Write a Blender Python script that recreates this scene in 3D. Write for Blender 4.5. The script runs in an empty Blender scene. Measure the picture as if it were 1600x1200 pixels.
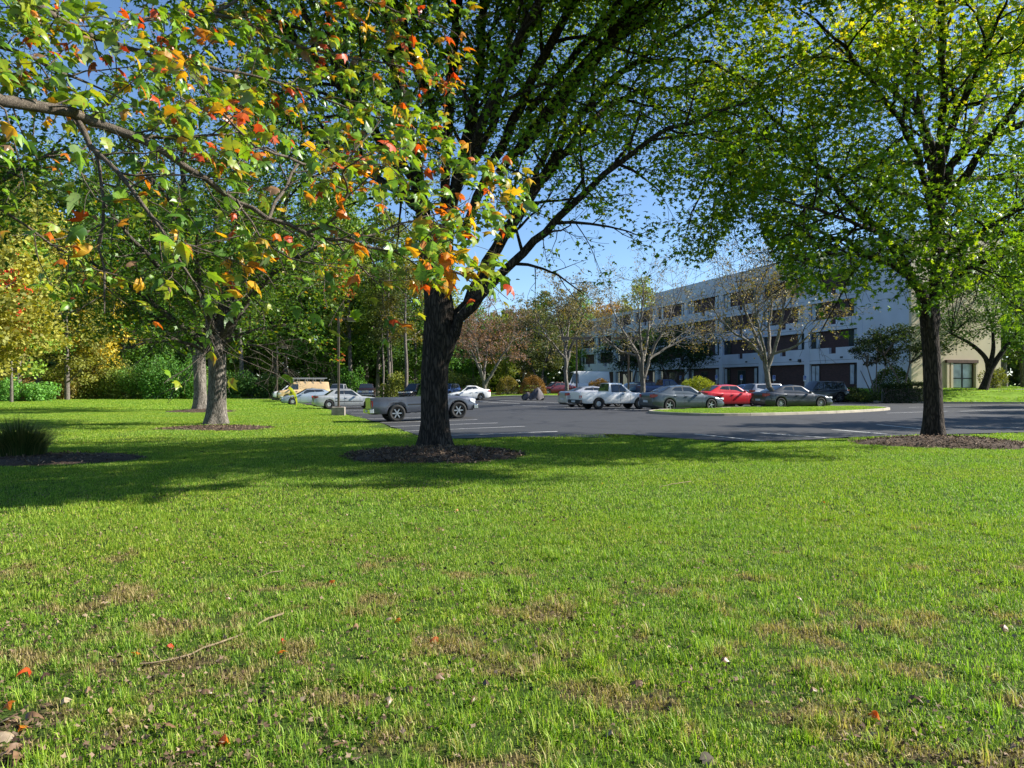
import bpy, bmesh, math, random
import numpy as np
from mathutils import Vector, Matrix
R = math.radians
rng = np.random.default_rng(7)
random.seed(7)
SC = bpy.context.scene
COL = SC.collection

# ------------------------------------------------------------------ camera, world, sun, exposure
EYE = 1.55
FPX = 1202.0
cd = bpy.data.cameras.new("camera")
cd.sensor_width = 36.0
cd.lens = 36.0 * FPX / 1600.0
cd.clip_start = 0.05
cd.clip_end = 3000
cam = bpy.data.objects.new("camera", cd)
COL.objects.link(cam)
cam.location = (0, 0, EYE)
cam.rotation_euler = (R(90), 0, 0)
SC.camera = cam

SUN_DIR = Vector((0.975, 0.115, 0)).normalized()      # towards the sun, on the ground
SUN_EL = R(34)
w = bpy.data.worlds.new("World")
SC.world = w
w.use_nodes = True
nt = w.node_tree
bg = nt.nodes["Background"]
sky = nt.nodes.new("ShaderNodeTexSky")
sky.sky_type = 'NISHITA'
sky.sun_disc = False
sky.sun_elevation = SUN_EL
sky.sun_rotation = math.atan2(SUN_DIR.x, SUN_DIR.y)
sky.altitude = 900
sky.air_density = 1.0
sky.dust_density = 0.0
sky.ozone_density = 5.0
nt.links.new(sky.outputs[0], bg.inputs[0])
bg.inputs[1].default_value = 0.080
sl = bpy.data.lights.new("sun", 'SUN')
sl.energy = 5.0
sl.angle = R(0.53)
sl.color = (1.0, 0.955, 0.88)
so = bpy.data.objects.new("sun", sl)
COL.objects.link(so)
sv = Vector((SUN_DIR.x * math.cos(SUN_EL), SUN_DIR.y * math.cos(SUN_EL), math.sin(SUN_EL)))
so.rotation_euler = sv.to_track_quat('Z', 'Y').to_euler()
so.location = (0, 0, 30)
SC.view_settings.view_transform = 'Standard'
SC.view_settings.look = 'None'
SC.view_settings.gamma = 1.0
SC.view_settings.use_curve_mapping = False
SC.view_settings.exposure = 1.3
SC.render.engine = 'CYCLES'
SC.cycles.max_bounces = 6
SC.cycles.diffuse_bounces = 3
SC.cycles.glossy_bounces = 2
SC.cycles.transmission_bounces = 4
SC.cycles.transparent_max_bounces = 4
SC.cycles.sample_clamp_indirect = 4.0

# ------------------------------------------------------------------ helpers
def sstep(a, b, x):
    t = np.clip((np.asarray(x, float) - a) / (b - a), 0, 1)
    return t * t * (3 - 2 * t)

def T(x, y):
    """height of the ground"""
    x = np.asarray(x, float); y = np.asarray(y, float)
    h = -0.30 * sstep(2, -7, x) * sstep(19, 33, y)
    h = h + 0.30 * sstep(66, 92, y) * sstep(-16, -2, x)
    h = h - 0.22 * sstep(-3.5, -9, x) * sstep(4, 12, y) * sstep(30, 18, y)
    d1 = (x + .2825 * y - 49.9) / 1.039
    d2 = y - 61.0
    b = 1.1 * sstep(0.3, 6, np.minimum(d1, d2))
    return h + b * (1 - 0.27 * sstep(66, 92, y))

def Tf(x, y):
    return float(T(x, y))

def W(u, v, Y):
    return Vector(((u - 800) / FPX * Y, Y, EYE - (v - 600) / FPX * Y))

def Gp(u, v):
    """pixel to the ground"""
    z = 0.0
    for _ in range(25):
        Y = (EYE - z) * FPX / max(v - 600, 1)
        X = (u - 800) / FPX * Y
        z = .5 * z + .5 * Tf(X, Y)
    return Vector((X, Y, Tf(X, Y)))

def UY(u, Y, dz=0):
    X = (u - 800) / FPX * Y
    return Vector((X, Y, Tf(X, Y) + dz))

def link(name, me, parent=None, loc=None, rz=None):
    o = bpy.data.objects.new(name, me)
    COL.objects.link(o)
    if parent is not None:
        o.parent = parent
    if loc is not None:
        o.location = loc
    if rz is not None:
        o.rotation_euler = (0, 0, rz)
    return o

def tag(o, label=None, cat=None, group=None, kind=None):
    if label: o['label'] = label
    if cat: o['category'] = cat
    if group: o['group'] = group
    if kind: o['kind'] = kind
    return o

def empty(name, loc=(0, 0, 0), rz=0, label=None, cat=None, group=None):
    o = link(name, None, None, loc, rz)
    o.empty_display_size = 0.2
    return tag(o, label, cat, group)

def mesh_arrays(name, V, F, mat=None, tint=None, smooth=False):
    """V (n,3); F (m,k) with one k, or list of such arrays"""
    me = bpy.data.meshes.new(name)
    V = np.asarray(V, np.float32)
    Fs = F if isinstance(F, list) else [F]
    Fs = [np.asarray(f, np.int32) for f in Fs if len(f)]
    me.vertices.add(len(V))
    me.vertices.foreach_set('co', V.ravel())
    loops = np.concatenate([f.ravel() for f in Fs])
    tot = np.concatenate([np.full(len(f), f.shape[1], np.int32) for f in Fs])
    st = np.concatenate([[0], np.cumsum(tot)[:-1]]).astype(np.int32)
    me.loops.add(len(loops))
    me.loops.foreach_set('vertex_index', loops)
    me.polygons.add(len(tot))
    me.polygons.foreach_set('loop_start', st)
    me.polygons.foreach_set('loop_total', tot)
    if smooth:
        me.polygons.foreach_set('use_smooth', np.ones(len(tot), bool))
    me.update(calc_edges=True)
    if tint is not None:
        at = me.attributes.new('tint', 'FLOAT', 'FACE')
        at.data.foreach_set('value', np.asarray(tint, np.float32))
    if mat is not None:
        me.materials.append(mat)
    return me

class MB:
    """collects simple shapes into one mesh"""
    def __init__(s):
        s.v = []; s.f = []
    def add(s, V, F):
        n = len(s.v)
        s.v += [tuple(p) for p in V]
        s.f += [tuple(i + n for i in f) for f in F]
        return s
    def box(s, a, b):
        x0, y0, z0 = a; x1, y1, z1 = b
        return s.add([(x0, y0, z0), (x1, y0, z0), (x1, y1, z0), (x0, y1, z0), (x0, y0, z1), (x1, y0, z1), (x1, y1, z1), (x0, y1, z1)],
                     [(0, 3, 2, 1), (4, 5, 6, 7), (0, 1, 5, 4), (1, 2, 6, 5), (2, 3, 7, 6), (3, 0, 4, 7)])
    def obox(s, c, ex, ey, ez):
        c = Vector(c); ex = Vector(ex); ey = Vector(ey); ez = Vector(ez)
        P = [c - ex - ey - ez, c + ex - ey - ez, c + ex + ey - ez, c - ex + ey - ez, c - ex - ey + ez, c + ex - ey + ez, c + ex + ey + ez, c - ex + ey + ez]
        return s.add(P, [(0, 3, 2, 1), (4, 5, 6, 7), (0, 1, 5, 4), (1, 2, 6, 5), (2, 3, 7, 6), (3, 0, 4, 7)])
    def bar(s, a, b, r, n=6):
        V, F = tube([a, b], [r, r], n)
        s.add(V, F)
        s.add([], [])
        k = len(s.v) - 2 * n
        s.f += [tuple(range(k + n - 1, k - 1, -1)), tuple(range(k + n, k + 2 * n))]
        return s
    def prism(s, poly, a, b, axis=1):
        """poly of 2D points extruded between a and b along axis"""
        n = len(poly)
        def P(p, t):
            if axis == 1: return (p[0], t, p[1])
            if axis == 0: return (t, p[0], p[1])
            return (p[0], p[1], t)
        return s.add([P(p, a) for p in poly] + [P(p, b) for p in poly],
                     [tuple(range(n - 1, -1, -1)), tuple(range(n, 2 * n))] + [(i, (i + 1) % n, n + (i + 1) % n, n + i) for i in range(n)])
    def lathe(s, prof, n=20, axis='y', c=(0, 0, 0)):
        V = []; F = []
        m = len(prof)
        for i in range(n):
            a = 2 * math.pi * i / n
            for (r, t) in prof:
                if axis == 'y': V.append((c[0] + r * math.cos(a), c[1] + t, c[2] + r * math.sin(a)))
                else: V.append((c[0] + r * math.cos(a), c[1] + r * math.sin(a), c[2] + t))
        for i in range(n):
            j = (i + 1) % n
            for k in range(m - 1):
                F.append((i * m + k, j * m + k, j * m + k + 1, i * m + k + 1))
        return s.add(V, F)
    def mesh(s, name, mat, smooth=False, fix=True):
        me = bpy.data.meshes.new(name)
        me.from_pydata(s.v, [], s.f)
        if fix:
            bm = bmesh.new(); bm.from_mesh(me)
            bmesh.ops.remove_doubles(bm, verts=bm.verts, dist=0.0004)
            bmesh.ops.recalc_face_normals(bm, faces=bm.faces)
            bm.to_mesh(me); bm.free()
        if smooth:
            for p in me.polygons: p.use_smooth = True
        me.materials.append(mat)
        me.update()
        return me
    def build(s, name, mat, parent=None, loc=None, rz=None, smooth=False, bevel=0, fix=True):
        o = link(name, s.mesh(name, mat, smooth, fix), parent, loc, rz)
        if bevel:
            m = o.modifiers.new('bevel', 'BEVEL'); m.width = bevel; m.segments = 2; m.limit_method = 'ANGLE'; m.angle_limit = R(35)
        return o

def tube(pts, rads, n=6, V0=None):
    P = np.array([tuple(p) for p in pts], float)
    m = len(P)
    D = np.gradient(P, axis=0)
    D /= np.linalg.norm(D, axis=1, keepdims=True) + 1e-9
    up = np.array([0, 0, 1.0]) if abs(D[0, 2]) < .9 else np.array([1.0, 0, 0])
    A = np.zeros((m, 3))
    a = np.cross(D[0], up); a /= np.linalg.norm(a)
    for i in range(m):
        a = a - D[i] * a.dot(D[i]); a /= np.linalg.norm(a) + 1e-9
        A[i] = a
    B = np.cross(D, A)
    th = np.arange(n) * 2 * math.pi / n
    r = np.asarray(rads, float)[:, None, None]
    V = P[:, None, :] + r * (np.cos(th)[None, :, None] * A[:, None, :] + np.sin(th)[None, :, None] * B[:, None, :])
    V = V.reshape(-1, 3)
    F = []
    i = np.arange(m - 1)[:, None] * n; j = np.arange(n)[None, :]; k = (np.arange(n) + 1)[None, :] % n
    F = np.stack([i + j, i + k, i + n + k, i + n + j], -1).reshape(-1, 4)
    return V, F

# ------------------------------------------------------------------ materials
def nmat(name):
    m = bpy.data.materials.new(name); m.use_nodes = True
    return m, m.node_tree, m.node_tree.nodes['Principled BSDF']

def srgb(c):
    return tuple(((x / 255) / 12.92 if x / 255 <= .04045 else ((x / 255 + .055) / 1.055) ** 2.4) for x in c) + (1,)

def pmat(name, col, rough=.6, metal=0, spec=.5, var=0, scale=8, bump=0, coat=0, bscale=None, detail=4):
    m, t, p = nmat(name)
    col = tuple(col)[:3] + (1,)
    p.inputs['Base Color'].default_value = col
    p.inputs['Roughness'].default_value = rough
    p.inputs['Metallic'].default_value = metal
    p.inputs['Specular IOR Level'].default_value = spec
    if coat: p.inputs['Coat Weight'].default_value = coat; p.inputs['Coat Roughness'].default_value = .05
    if var or bump:
        tc = t.nodes.new('ShaderNodeTexCoord')
        n = t.nodes.new('ShaderNodeTexNoise'); n.inputs['Scale'].default_value = scale; n.inputs['Detail'].default_value = detail
        t.links.new(tc.outputs['Object'], n.inputs['Vector'])
        if var:
            r = t.nodes.new('ShaderNodeValToRGB')
            r.color_ramp.elements[0].position = .3; r.color_ramp.elements[1].position = .7
            r.color_ramp.elements[0].color = tuple(c * (1 - var) for c in col[:3]) + (1,)
            r.color_ramp.elements[1].color = tuple(min(1, c * (1 + var)) for c in col[:3]) + (1,)
            t.links.new(n.outputs['Fac'], r.inputs[0]); t.links.new(r.outputs[0], p.inputs['Base Color'])
        if bump:
            n2 = n
            if bscale:
                n2 = t.nodes.new('ShaderNodeTexNoise'); n2.inputs['Scale'].default_value = bscale; n2.inputs['Detail'].default_value = detail
                t.links.new(tc.outputs['Object'], n2.inputs['Vector'])
            b = t.nodes.new('ShaderNodeBump'); b.inputs['Strength'].default_value = bump; b.inputs['Distance'].default_value = .02
            t.links.new(n2.outputs['Fac'], b.inputs['Height']); t.links.new(b.outputs[0], p.inputs['Normal'])
    return m

def leaf_mat(name, stops, trans=.38, rough=.45, use_obj=False, spec=.35, back=None):
    """stops: [(pos, linear rgb)] over the per-leaf tint"""
    m, t, p = nmat(name)
    at = t.nodes.new('ShaderNodeAttribute'); at.attribute_name = 'tint'
    r = t.nodes.new('ShaderNodeValToRGB')
    e = r.color_ramp.elements
    while len(e) < len(stops): e.new(.5)
    for k, (pos, c) in enumerate(stops):
        e[k].position = pos; e[k].color = tuple(c) + (1,)
    t.links.new(at.outputs['Fac'], r.inputs[0])
    col = r.outputs[0]
    if use_obj:
        oi = t.nodes.new('ShaderNodeObjectInfo')
        mx = t.nodes.new('ShaderNodeMix'); mx.data_type = 'RGBA'; mx.blend_type = 'MULTIPLY'; mx.inputs[0].default_value = 1
        t.links.new(col, mx.inputs[6]); t.links.new(oi.outputs['Color'], mx.inputs[7]); col = mx.outputs[2]
    if back is not None:
        gm = t.nodes.new('ShaderNodeNewGeometry')
        mx = t.nodes.new('ShaderNodeMix'); mx.data_type = 'RGBA'
        t.links.new(gm.outputs['Backfacing'], mx.inputs[0]); t.links.new(col, mx.inputs[6]); mx.inputs[7].default_value = tuple(back) + (1,)
        mb = t.nodes.new('ShaderNodeMath'); mb.operation = 'MULTIPLY'; mb.inputs[1].default_value = .5
        t.links.new(gm.outputs['Backfacing'], mb.inputs[0]); t.links.new(mb.outputs[0], mx.inputs[0])
        col2 = mx.outputs[2]
    else:
        col2 = col
    t.links.new(col2, p.inputs['Base Color'])
    p.inputs['Roughness'].default_value = rough
    p.inputs['Specular IOR Level'].default_value = spec
    tr = t.nodes.new('ShaderNodeBsdfTranslucent')
    hs = t.nodes.new('ShaderNodeMix'); hs.data_type = 'RGBA'; hs.blend_type = 'MULTIPLY'; hs.inputs[0].default_value = 1
    hs.inputs[7].default_value = (1.35, 1.15, .35, 1)
    t.links.new(col, hs.inputs[6]); t.links.new(hs.outputs[2], tr.inputs[0])
    ms = t.nodes.new('ShaderNodeMixShader'); ms.inputs[0].default_value = trans
    t.links.new(p.outputs[0], ms.inputs[1]); t.links.new(tr.outputs[0], ms.inputs[2])
    t.links.new(ms.outputs[0], t.nodes['Material Output'].inputs[0])
    return m

def bark_mat(name, c0, c1, scale=6, bump=1.0, dist=.03, stretch=.18):
    m, t, p = nmat(name)
    tc = t.nodes.new('ShaderNodeTexCoord')
    mp = t.nodes.new('ShaderNodeMapping'); mp.inputs['Scale'].default_value = (1, 1, stretch)
    t.links.new(tc.outputs['Object'], mp.inputs[0])
    n = t.nodes.new('ShaderNodeTexNoise'); n.inputs['Scale'].default_value = scale; n.inputs['Detail'].default_value = 6; n.inputs['Roughness'].default_value = .65
    t.links.new(mp.outputs[0], n.inputs['Vector'])
    v = t.nodes.new('ShaderNodeTexVoronoi'); v.inputs['Scale'].default_value = scale * 2.2; v.feature = 'DISTANCE_TO_EDGE'
    ad = t.nodes.new('ShaderNodeVectorMath'); ad.operation = 'ADD'
    nn = t.nodes.new('ShaderNodeTexNoise'); nn.inputs['Scale'].default_value = scale * 1.5
    t.links.new(mp.outputs[0], nn.inputs['Vector'])
    sc_ = t.nodes.new('ShaderNodeVectorMath'); sc_.operation = 'SCALE'; sc_.inputs['Scale'].default_value = .15
    t.links.new(nn.outputs['Color'], sc_.inputs[0]); t.links.new(mp.outputs[0], ad.inputs[0]); t.links.new(sc_.outputs[0], ad.inputs[1])
    t.links.new(ad.outputs[0], v.inputs['Vector'])
    cr = t.nodes.new('ShaderNodeValToRGB'); cr.color_ramp.elements[0].position = 0; cr.color_ramp.elements[1].position = .25
    cr.color_ramp.elements[0].color = (0.25, .25, .25, 1)
    t.links.new(v.outputs['Distance'], cr.inputs[0])
    mu = t.nodes.new('ShaderNodeMath'); mu.operation = 'MULTIPLY'
    t.links.new(n.outputs['Fac'], mu.inputs[0]); t.links.new(cr.outputs[0], mu.inputs[1])
    r = t.nodes.new('ShaderNodeValToRGB'); r.color_ramp.elements[0].position = .12; r.color_ramp.elements[1].position = .62
    r.color_ramp.elements[0].color = tuple(c0) + (1,); r.color_ramp.elements[1].color = tuple(c1) + (1,)
    t.links.new(mu.outputs[0], r.inputs[0]); t.links.new(r.outputs[0], p.inputs['Base Color'])
    b = t.nodes.new('ShaderNodeBump'); b.inputs['Strength'].default_value = bump; b.inputs['Distance'].default_value = dist
    t.links.new(mu.outputs[0], b.inputs['Height']); t.links.new(b.outputs[0], p.inputs['Normal'])
    p.inputs['Roughness'].default_value = .9; p.inputs['Specular IOR Level'].default_value = .15
    return m

def ground_mix(name, build):
    m, t, p = nmat(name)
    build(t, p)
    return m

def node(t, kind, **kw):
    n = t.nodes.new(kind)
    for k, v in kw.items():
        if k.startswith('i_'):
            n.inputs[k[2:].replace('_', ' ')].default_value = v
        else:
            setattr(n, k, v)
    return n

def ramp(t, src, stops):
    r = t.nodes.new('ShaderNodeValToRGB'); e = r.color_ramp.elements
    while len(e) < len(stops): e.new(.5)
    for k, (pos, c) in enumerate(stops):
        e[k].position = pos; e[k].color = tuple(c) + (1,) if len(c) == 3 else c
    t.links.new(src, r.inputs[0])
    return r.outputs[0]

def mixc(t, fac, a, b, mode='MIX'):
    m = t.nodes.new('ShaderNodeMix'); m.data_type = 'RGBA'; m.blend_type = mode
    for i, s in ((0, fac), (6, a), (7, b)):
        if hasattr(s, 'is_linked') or hasattr(s, 'links'): t.links.new(s, m.inputs[i])
        else: m.inputs[i].default_value = s if i == 0 else tuple(s)[:3] + (1,)
    return m.outputs[2]

def pos_noise(t, scale, detail=3, rough=.5, xs=(1, 1, 1)):
    g = t.nodes.new('ShaderNodeNewGeometry')
    mp = t.nodes.new('ShaderNodeMapping'); mp.inputs['Scale'].default_value = xs
    t.links.new(g.outputs['Position'], mp.inputs[0])
    n = node(t, 'ShaderNodeTexNoise', i_Scale=scale, i_Detail=detail, i_Roughness=rough)
    t.links.new(mp.outputs[0], n.inputs['Vector'])
    return n.outputs['Fac']

def straw_mask(t):
    """worn dry patches: shared by soil and blades; they fade out away from the near lawn"""
    a = pos_noise(t, 1.5, 7, .72)
    g = t.nodes.new('ShaderNodeNewGeometry'); sx = t.nodes.new('ShaderNodeSeparateXYZ')
    t.links.new(g.outputs['Position'], sx.inputs[0])
    mr = node(t, 'ShaderNodeMapRange'); mr.inputs[1].default_value = 5.0; mr.inputs[2].default_value = 10.5
    mr.inputs[3].default_value = .055; mr.inputs[4].default_value = -.10
    t.links.new(sx.outputs[1], mr.inputs[0])
    ad = node(t, 'ShaderNodeMath', operation='ADD'); t.links.new(a, ad.inputs[0]); t.links.new(mr.outputs[0], ad.inputs[1])
    return ramp(t, ad.outputs[0], [(.565, (0, 0, 0)), (.625, (1, 1, 1))])

def grass_blade_mat():
    m, t, p = nmat('grass_blades')
    at = node(t, 'ShaderNodeAttribute', attribute_name='tint')
    c = ramp(t, at.outputs['Fac'], [(0, (.05, .13, .012)), (.35, (.16, .30, .022)), (.82, (.36, .50, .065)), (.90, (.44, .42, .14)), (1, (.62, .54, .28))])
    n2 = pos_noise(t, .35, 2)
    c = mixc(t, ramp(t, n2, [(.38, (0, 0, 0)), (.62, (1, 1, 1))]), c, mixc(t, 1.0, c, (1.16, 1.03, .8), 'MULTIPLY'))
    c2 = ramp(t, at.outputs['Fac'], [(0, (.14, .17, .03)), (.35, (.30, .24, .08)), (1, (.58, .44, .22))])
    c = mixc(t, straw_mask(t), c, c2)
    t.links.new(c, p.inputs['Base Color'])
    p.inputs['Roughness'].default_value = .55; p.inputs['Specular IOR Level'].default_value = .3
    tr = t.nodes.new('ShaderNodeBsdfTranslucent')
    t.links.new(mixc(t, 1.0, c, (1.05, 1.2, .5), 'MULTIPLY'), tr.inputs[0])
    ms = t.nodes.new('ShaderNodeMixShader'); ms.inputs[0].default_value = .4
    t.links.new(p.outputs[0], ms.inputs[1]); t.links.new(tr.outputs[0], ms.inputs[2])
    t.links.new(ms.outputs[0], t.nodes['Material Output'].inputs[0])
    return m

def lawn_mat():
    m, t, p = nmat('lawn_ground')
    fine = pos_noise(t, 22, 5, .7)
    c = ramp(t, fine, [(.3, (.014, .024, .007)), (.55, (.045, .08, .012)), (.75, (.10, .14, .03))])
    g = t.nodes.new('ShaderNodeNewGeometry'); sx = t.nodes.new('ShaderNodeSeparateXYZ'); t.links.new(g.outputs['Position'], sx.inputs[0])
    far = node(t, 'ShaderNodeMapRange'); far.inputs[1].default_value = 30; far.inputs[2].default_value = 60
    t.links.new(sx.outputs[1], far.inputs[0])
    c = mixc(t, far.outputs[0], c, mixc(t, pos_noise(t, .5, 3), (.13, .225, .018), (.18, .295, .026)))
    soil = ramp(t, pos_noise(t, 30, 4), [(.3, (.02, .014, .009)), (.7, (.13, .09, .05))])
    c = mixc(t, mixc(t, 1.0, straw_mask(t), (.85, .85, .85), 'MULTIPLY'), c, soil)
    t.links.new(c, p.inputs['Base Color'])
    p.inputs['Roughness'].default_value = .95; p.inputs['Specular IOR Level'].default_value = .1
    b = node(t, 'ShaderNodeBump', i_Strength=.7, i_Distance=.03); t.links.new(pos_noise(t, 40, 4, .7), b.inputs['Height']); t.links.new(b.outputs[0], p.inputs['Normal'])
    return m

def asphalt_mat():
    m, t, p = nmat('asphalt')
    c = mixc(t, pos_noise(t, .25, 4, .6), (.0145, .0147, .015), (.034, .0335, .034))
    c = mixc(t, ramp(t, pos_noise(t, 60, 3, .7), [(.45, (0, 0, 0)), (.8, (.5, .5, .5))]), c, (.13, .13, .13))
    # sealed cracks
    g = t.nodes.new('ShaderNodeNewGeometry')
    v = node(t, 'ShaderNodeTexVoronoi', feature='DISTANCE_TO_EDGE', i_Scale=.16)
    nn = node(t, 'ShaderNodeTexNoise', i_Scale=.6); t.links.new(g.outputs['Position'], nn.inputs['Vector'])
    sc_ = node(t, 'ShaderNodeVectorMath', operation='SCALE'); sc_.inputs['Scale'].default_value = 2.2
    ad = node(t, 'ShaderNodeVectorMath', operation='ADD')
    t.links.new(nn.outputs['Color'], sc_.inputs[0]); t.links.new(g.outputs['Position'], ad.inputs[0]); t.links.new(sc_.outputs[0], ad.inputs[1]); t.links.new(ad.outputs[0], v.inputs['Vector'])
    c = mixc(t, ramp(t, v.outputs['Distance'], [(.006, (.85, .85, .85)), (.022, (0, 0, 0))]), c, (.012, .012, .013))
    t.links.new(c, p.inputs['Base Color'])
    p.inputs['Roughness'].default_value = .72; p.inputs['Specular IOR Level'].default_value = .4
    b = node(t, 'ShaderNodeBump', i_Strength=.35, i_Distance=.01); t.links.new(pos_noise(t, 90, 3, .7), b.inputs['Height']); t.links.new(b.outputs[0], p.inputs['Normal'])
    return m

def mulch_mat():
    m, t, p = nmat('mulch_soil')
    c = ramp(t, pos_noise(t, 25, 6, .75), [(.3, (.022, .013, .007)), (.55, (.075, .045, .026)), (.8, (.18, .12, .075))])
    t.links.new(c, p.inputs['Base Color']); p.inputs['Roughness'].default_value = 1
    b = node(t, 'ShaderNodeBump', i_Strength=1, i_Distance=.05); t.links.new(pos_noise(t, 30, 5, .7), b.inputs['Height']); t.links.new(b.outputs[0], p.inputs['Normal'])
    return m

M = dict(
    lawn=lawn_mat(), blades=grass_blade_mat(), asphalt=asphalt_mat(), mulch=mulch_mat(),
    paintline=pmat('line_paint', (.62, .62, .60), .7, var=.25, scale=3),
    kerb=pmat('kerb_concrete', (.31, .275, .21), .9, var=.2, scale=2, bump=.3),
    concrete=pmat('concrete', (.23, .20, .165), .9, var=.25, scale=5, bump=.3),
    bark=bark_mat('bark_maple', (.012, .010, .008), (.080, .063, .050), 7, 1.0, .05),
    barkgrey=bark_mat('bark_grey', (.06, .052, .042), (.29, .255, .215), 8, .9, .03),
    barkshade=bark_mat('bark_grey_shaded', (.03, .026, .02), (.17, .145, .115), 8, .9, .03),  # darker copy of the grey bark: shade on the limbs painted in
    barkpale=bark_mat('bark_pale', (.08, .073, .06), (.29, .265, .225), 9, .5, .02),
    twig=bark_mat('twig_bark', (.045, .036, .028), (.20, .165, .125), 26, .6, .008, .5),
    chips=leaf_mat('mulch_chips', [(0, (.04, .022, .012)), (.6, (.125, .078, .045)), (1, (.28, .20, .13))], trans=0, rough=.9),
    leafA=leaf_mat('leaves_silver_maple', [(0, (.05, .14, .016)), (.5, (.13, .28, .022)), (.88, (.27, .42, .026)), (1, (.34, .36, .03))], trans=.44),
    leafB=leaf_mat('leaves_norway_maple', [(0, (.06, .15, .016)), (.5, (.15, .30, .022)), (.85, (.34, .47, .028)), (.97, (.54, .52, .04)), (1, (.45, .22, .03))], trans=.5),
    leafC=leaf_mat('leaves_left_maple', [(0, (.03, .08, .012)), (.45, (.065, .16, .018)), (.8, (.16, .26, .025)), (.93, (.34, .30, .03)), (1, (.42, .12, .03))], trans=.42),
    far=leaf_mat('leaves_far', [(0, (.45, .45, .45)), (.5, (.9, .9, .9)), (1, (1.5, 1.5, 1.4))], trans=.33, use_obj=True, rough=.6, spec=.2),
    clump=leaf_mat('fountain_grass', [(0, (.025, .05, .012)), (.7, (.06, .10, .022)), (1, (.22, .19, .08))], trans=.25),
    locust=leaf_mat('leaves_sparse', [(0, (.10, .12, .03)), (.5, (.20, .19, .05)), (1, (.38, .27, .07))], trans=.35),
)

# ------------------------------------------------------------------ ground and lot
def in_poly(x, y, poly):
    x = np.asarray(x, float); y = np.asarray(y, float)
    ins = np.zeros(x.shape, bool)
    n = len(poly)
    for i in range(n):
        x0, y0 = poly[i]; x1, y1 = poly[(i + 1) % n]
        c = ((y0 > y) != (y1 > y)) & (x < (x1 - x0) * (y - y0) / ((y1 - y0) if y1 != y0 else 1e-9) + x0)
        ins ^= c
    return ins

def poly_dist(x, y, poly):
    d = np.full(np.shape(x), 1e9)
    n = len(poly)
    for i in range(n):
        a = np.array(poly[i], float); b = np.array(poly[(i + 1) % n], float); ab = b - a
        t = np.clip(((x - a[0]) * ab[0] + (y - a[1]) * ab[1]) / (ab @ ab + 1e-12), 0, 1)
        d = np.minimum(d, np.hypot(x - a[0] - t * ab[0], y - a[1] - t * ab[1]))
    return d

near_px = [(428, 623.5), (437, 624.5), (462, 629), (500, 636), (540, 647), (575, 656), (600, 662.5), (625, 671), (650, 680), (680, 685), (707, 686), (760, 684.5), (800, 683), (875, 680), (925, 678.5),
           (975, 679.5), (1025, 683), (1100, 688), (1150, 690), (1240, 689), (1325, 684), (1437, 680), (1600, 676)]
LOT = [tuple(Gp(u, v)[:2]) for u, v in near_px]
LOT += [(30, 26.0), (60, 30), (90, 34), (90, 54), (60, 58), (33, 60.6), (28.8, 66)]
# the facade side: a line 6 m in front of the building
LOT += [(49.3 - .2825 * Y, Y) for Y in (75, 90, 105, 120)]
LOT += [(8, 122), (-6, 118), (-20, 108), (-34, 100), (-33, 92)]

def grid_axis(lo, hi, fine_lo, fine_hi, df, dc):
    a = list(np.arange(fine_lo, fine_hi + 1e-6, df))
    x = fine_lo; s = df
    while x > lo: s = min(s * 1.25, dc); x -= s; a.insert(0, x)
    x = fine_hi; s = df
    while x < hi: s = min(s * 1.25, dc); x += s; a.append(x)
    return np.array(a)

gx = grid_axis(-700, 700, -40, 60, .8, 60); gy = grid_axis(-60, 900, 0, 125, .8, 60)
GX, GY = np.meshgrid(gx, gy)
GZ = T(GX, GY)
ins = in_poly(GX, GY, LOT) & (poly_dist(GX, GY, LOT) > .95)
GZ = GZ - np.where(ins, .10, 0) + .012 * np.sin(GX * .9) * np.sin(GY * .7 + 1)
nx, ny = len(gx), len(gy)
idx = np.arange(nx * ny).reshape(ny, nx)
F = np.stack([idx[:-1, :-1], idx[:-1, 1:], idx[1:, 1:], idx[1:, :-1]], -1).reshape(-1, 4)
lawn = link('lawn', mesh_arrays('lawn', np.stack([GX, GY, GZ], -1).reshape(-1, 3), F, M['lawn'], smooth=True))
tag(lawn, kind='structure')

def sheet(name, poly, dz, mat, step=1.6, kind='structure', parent=None, crown=0, thick=0):
    bm = bmesh.new()
    vs = [bm.verts.new((p[0], p[1], 0)) for p in poly]
    f = bm.faces.new(vs)
    bmesh.ops.triangulate(bm, faces=[f])
    xs = [p[0] for p in poly]; ys = [p[1] for p in poly]
    for ax, lo, hi in ((0, min(xs), max(xs)), (1, min(ys), max(ys))):
        x = lo + step
        while x < hi:
            co = [0, 0, 0]; co[ax] = x; no = [0, 0, 0]; no[ax] = 1
            bmesh.ops.bisect_plane(bm, geom=bm.verts[:] + bm.edges[:] + bm.faces[:], plane_co=co, plane_no=no)
            x += step
    X = np.array([v.co[:] for v in bm.verts])
    h = T(X[:, 0], X[:, 1]) + dz
    if crown:
        h = h + crown * sstep(0, .5, poly_dist(X[:, 0], X[:, 1], poly))
    for v, z in zip(bm.verts, h): v.co.z = z
    for fc in bm.faces:
        if fc.normal.z < 0: fc.normal_flip()
        fc.smooth = True
    if thick:
        # side skirt
        n = len(poly)
    me = bpy.data.meshes.new(name); bm.to_mesh(me); bm.free(); me.materials.append(mat)
    o = link(name, me, parent)
    if kind: o['kind'] = kind
    return o

sheet('parking_lot', LOT, .016, M['asphalt'])

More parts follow.
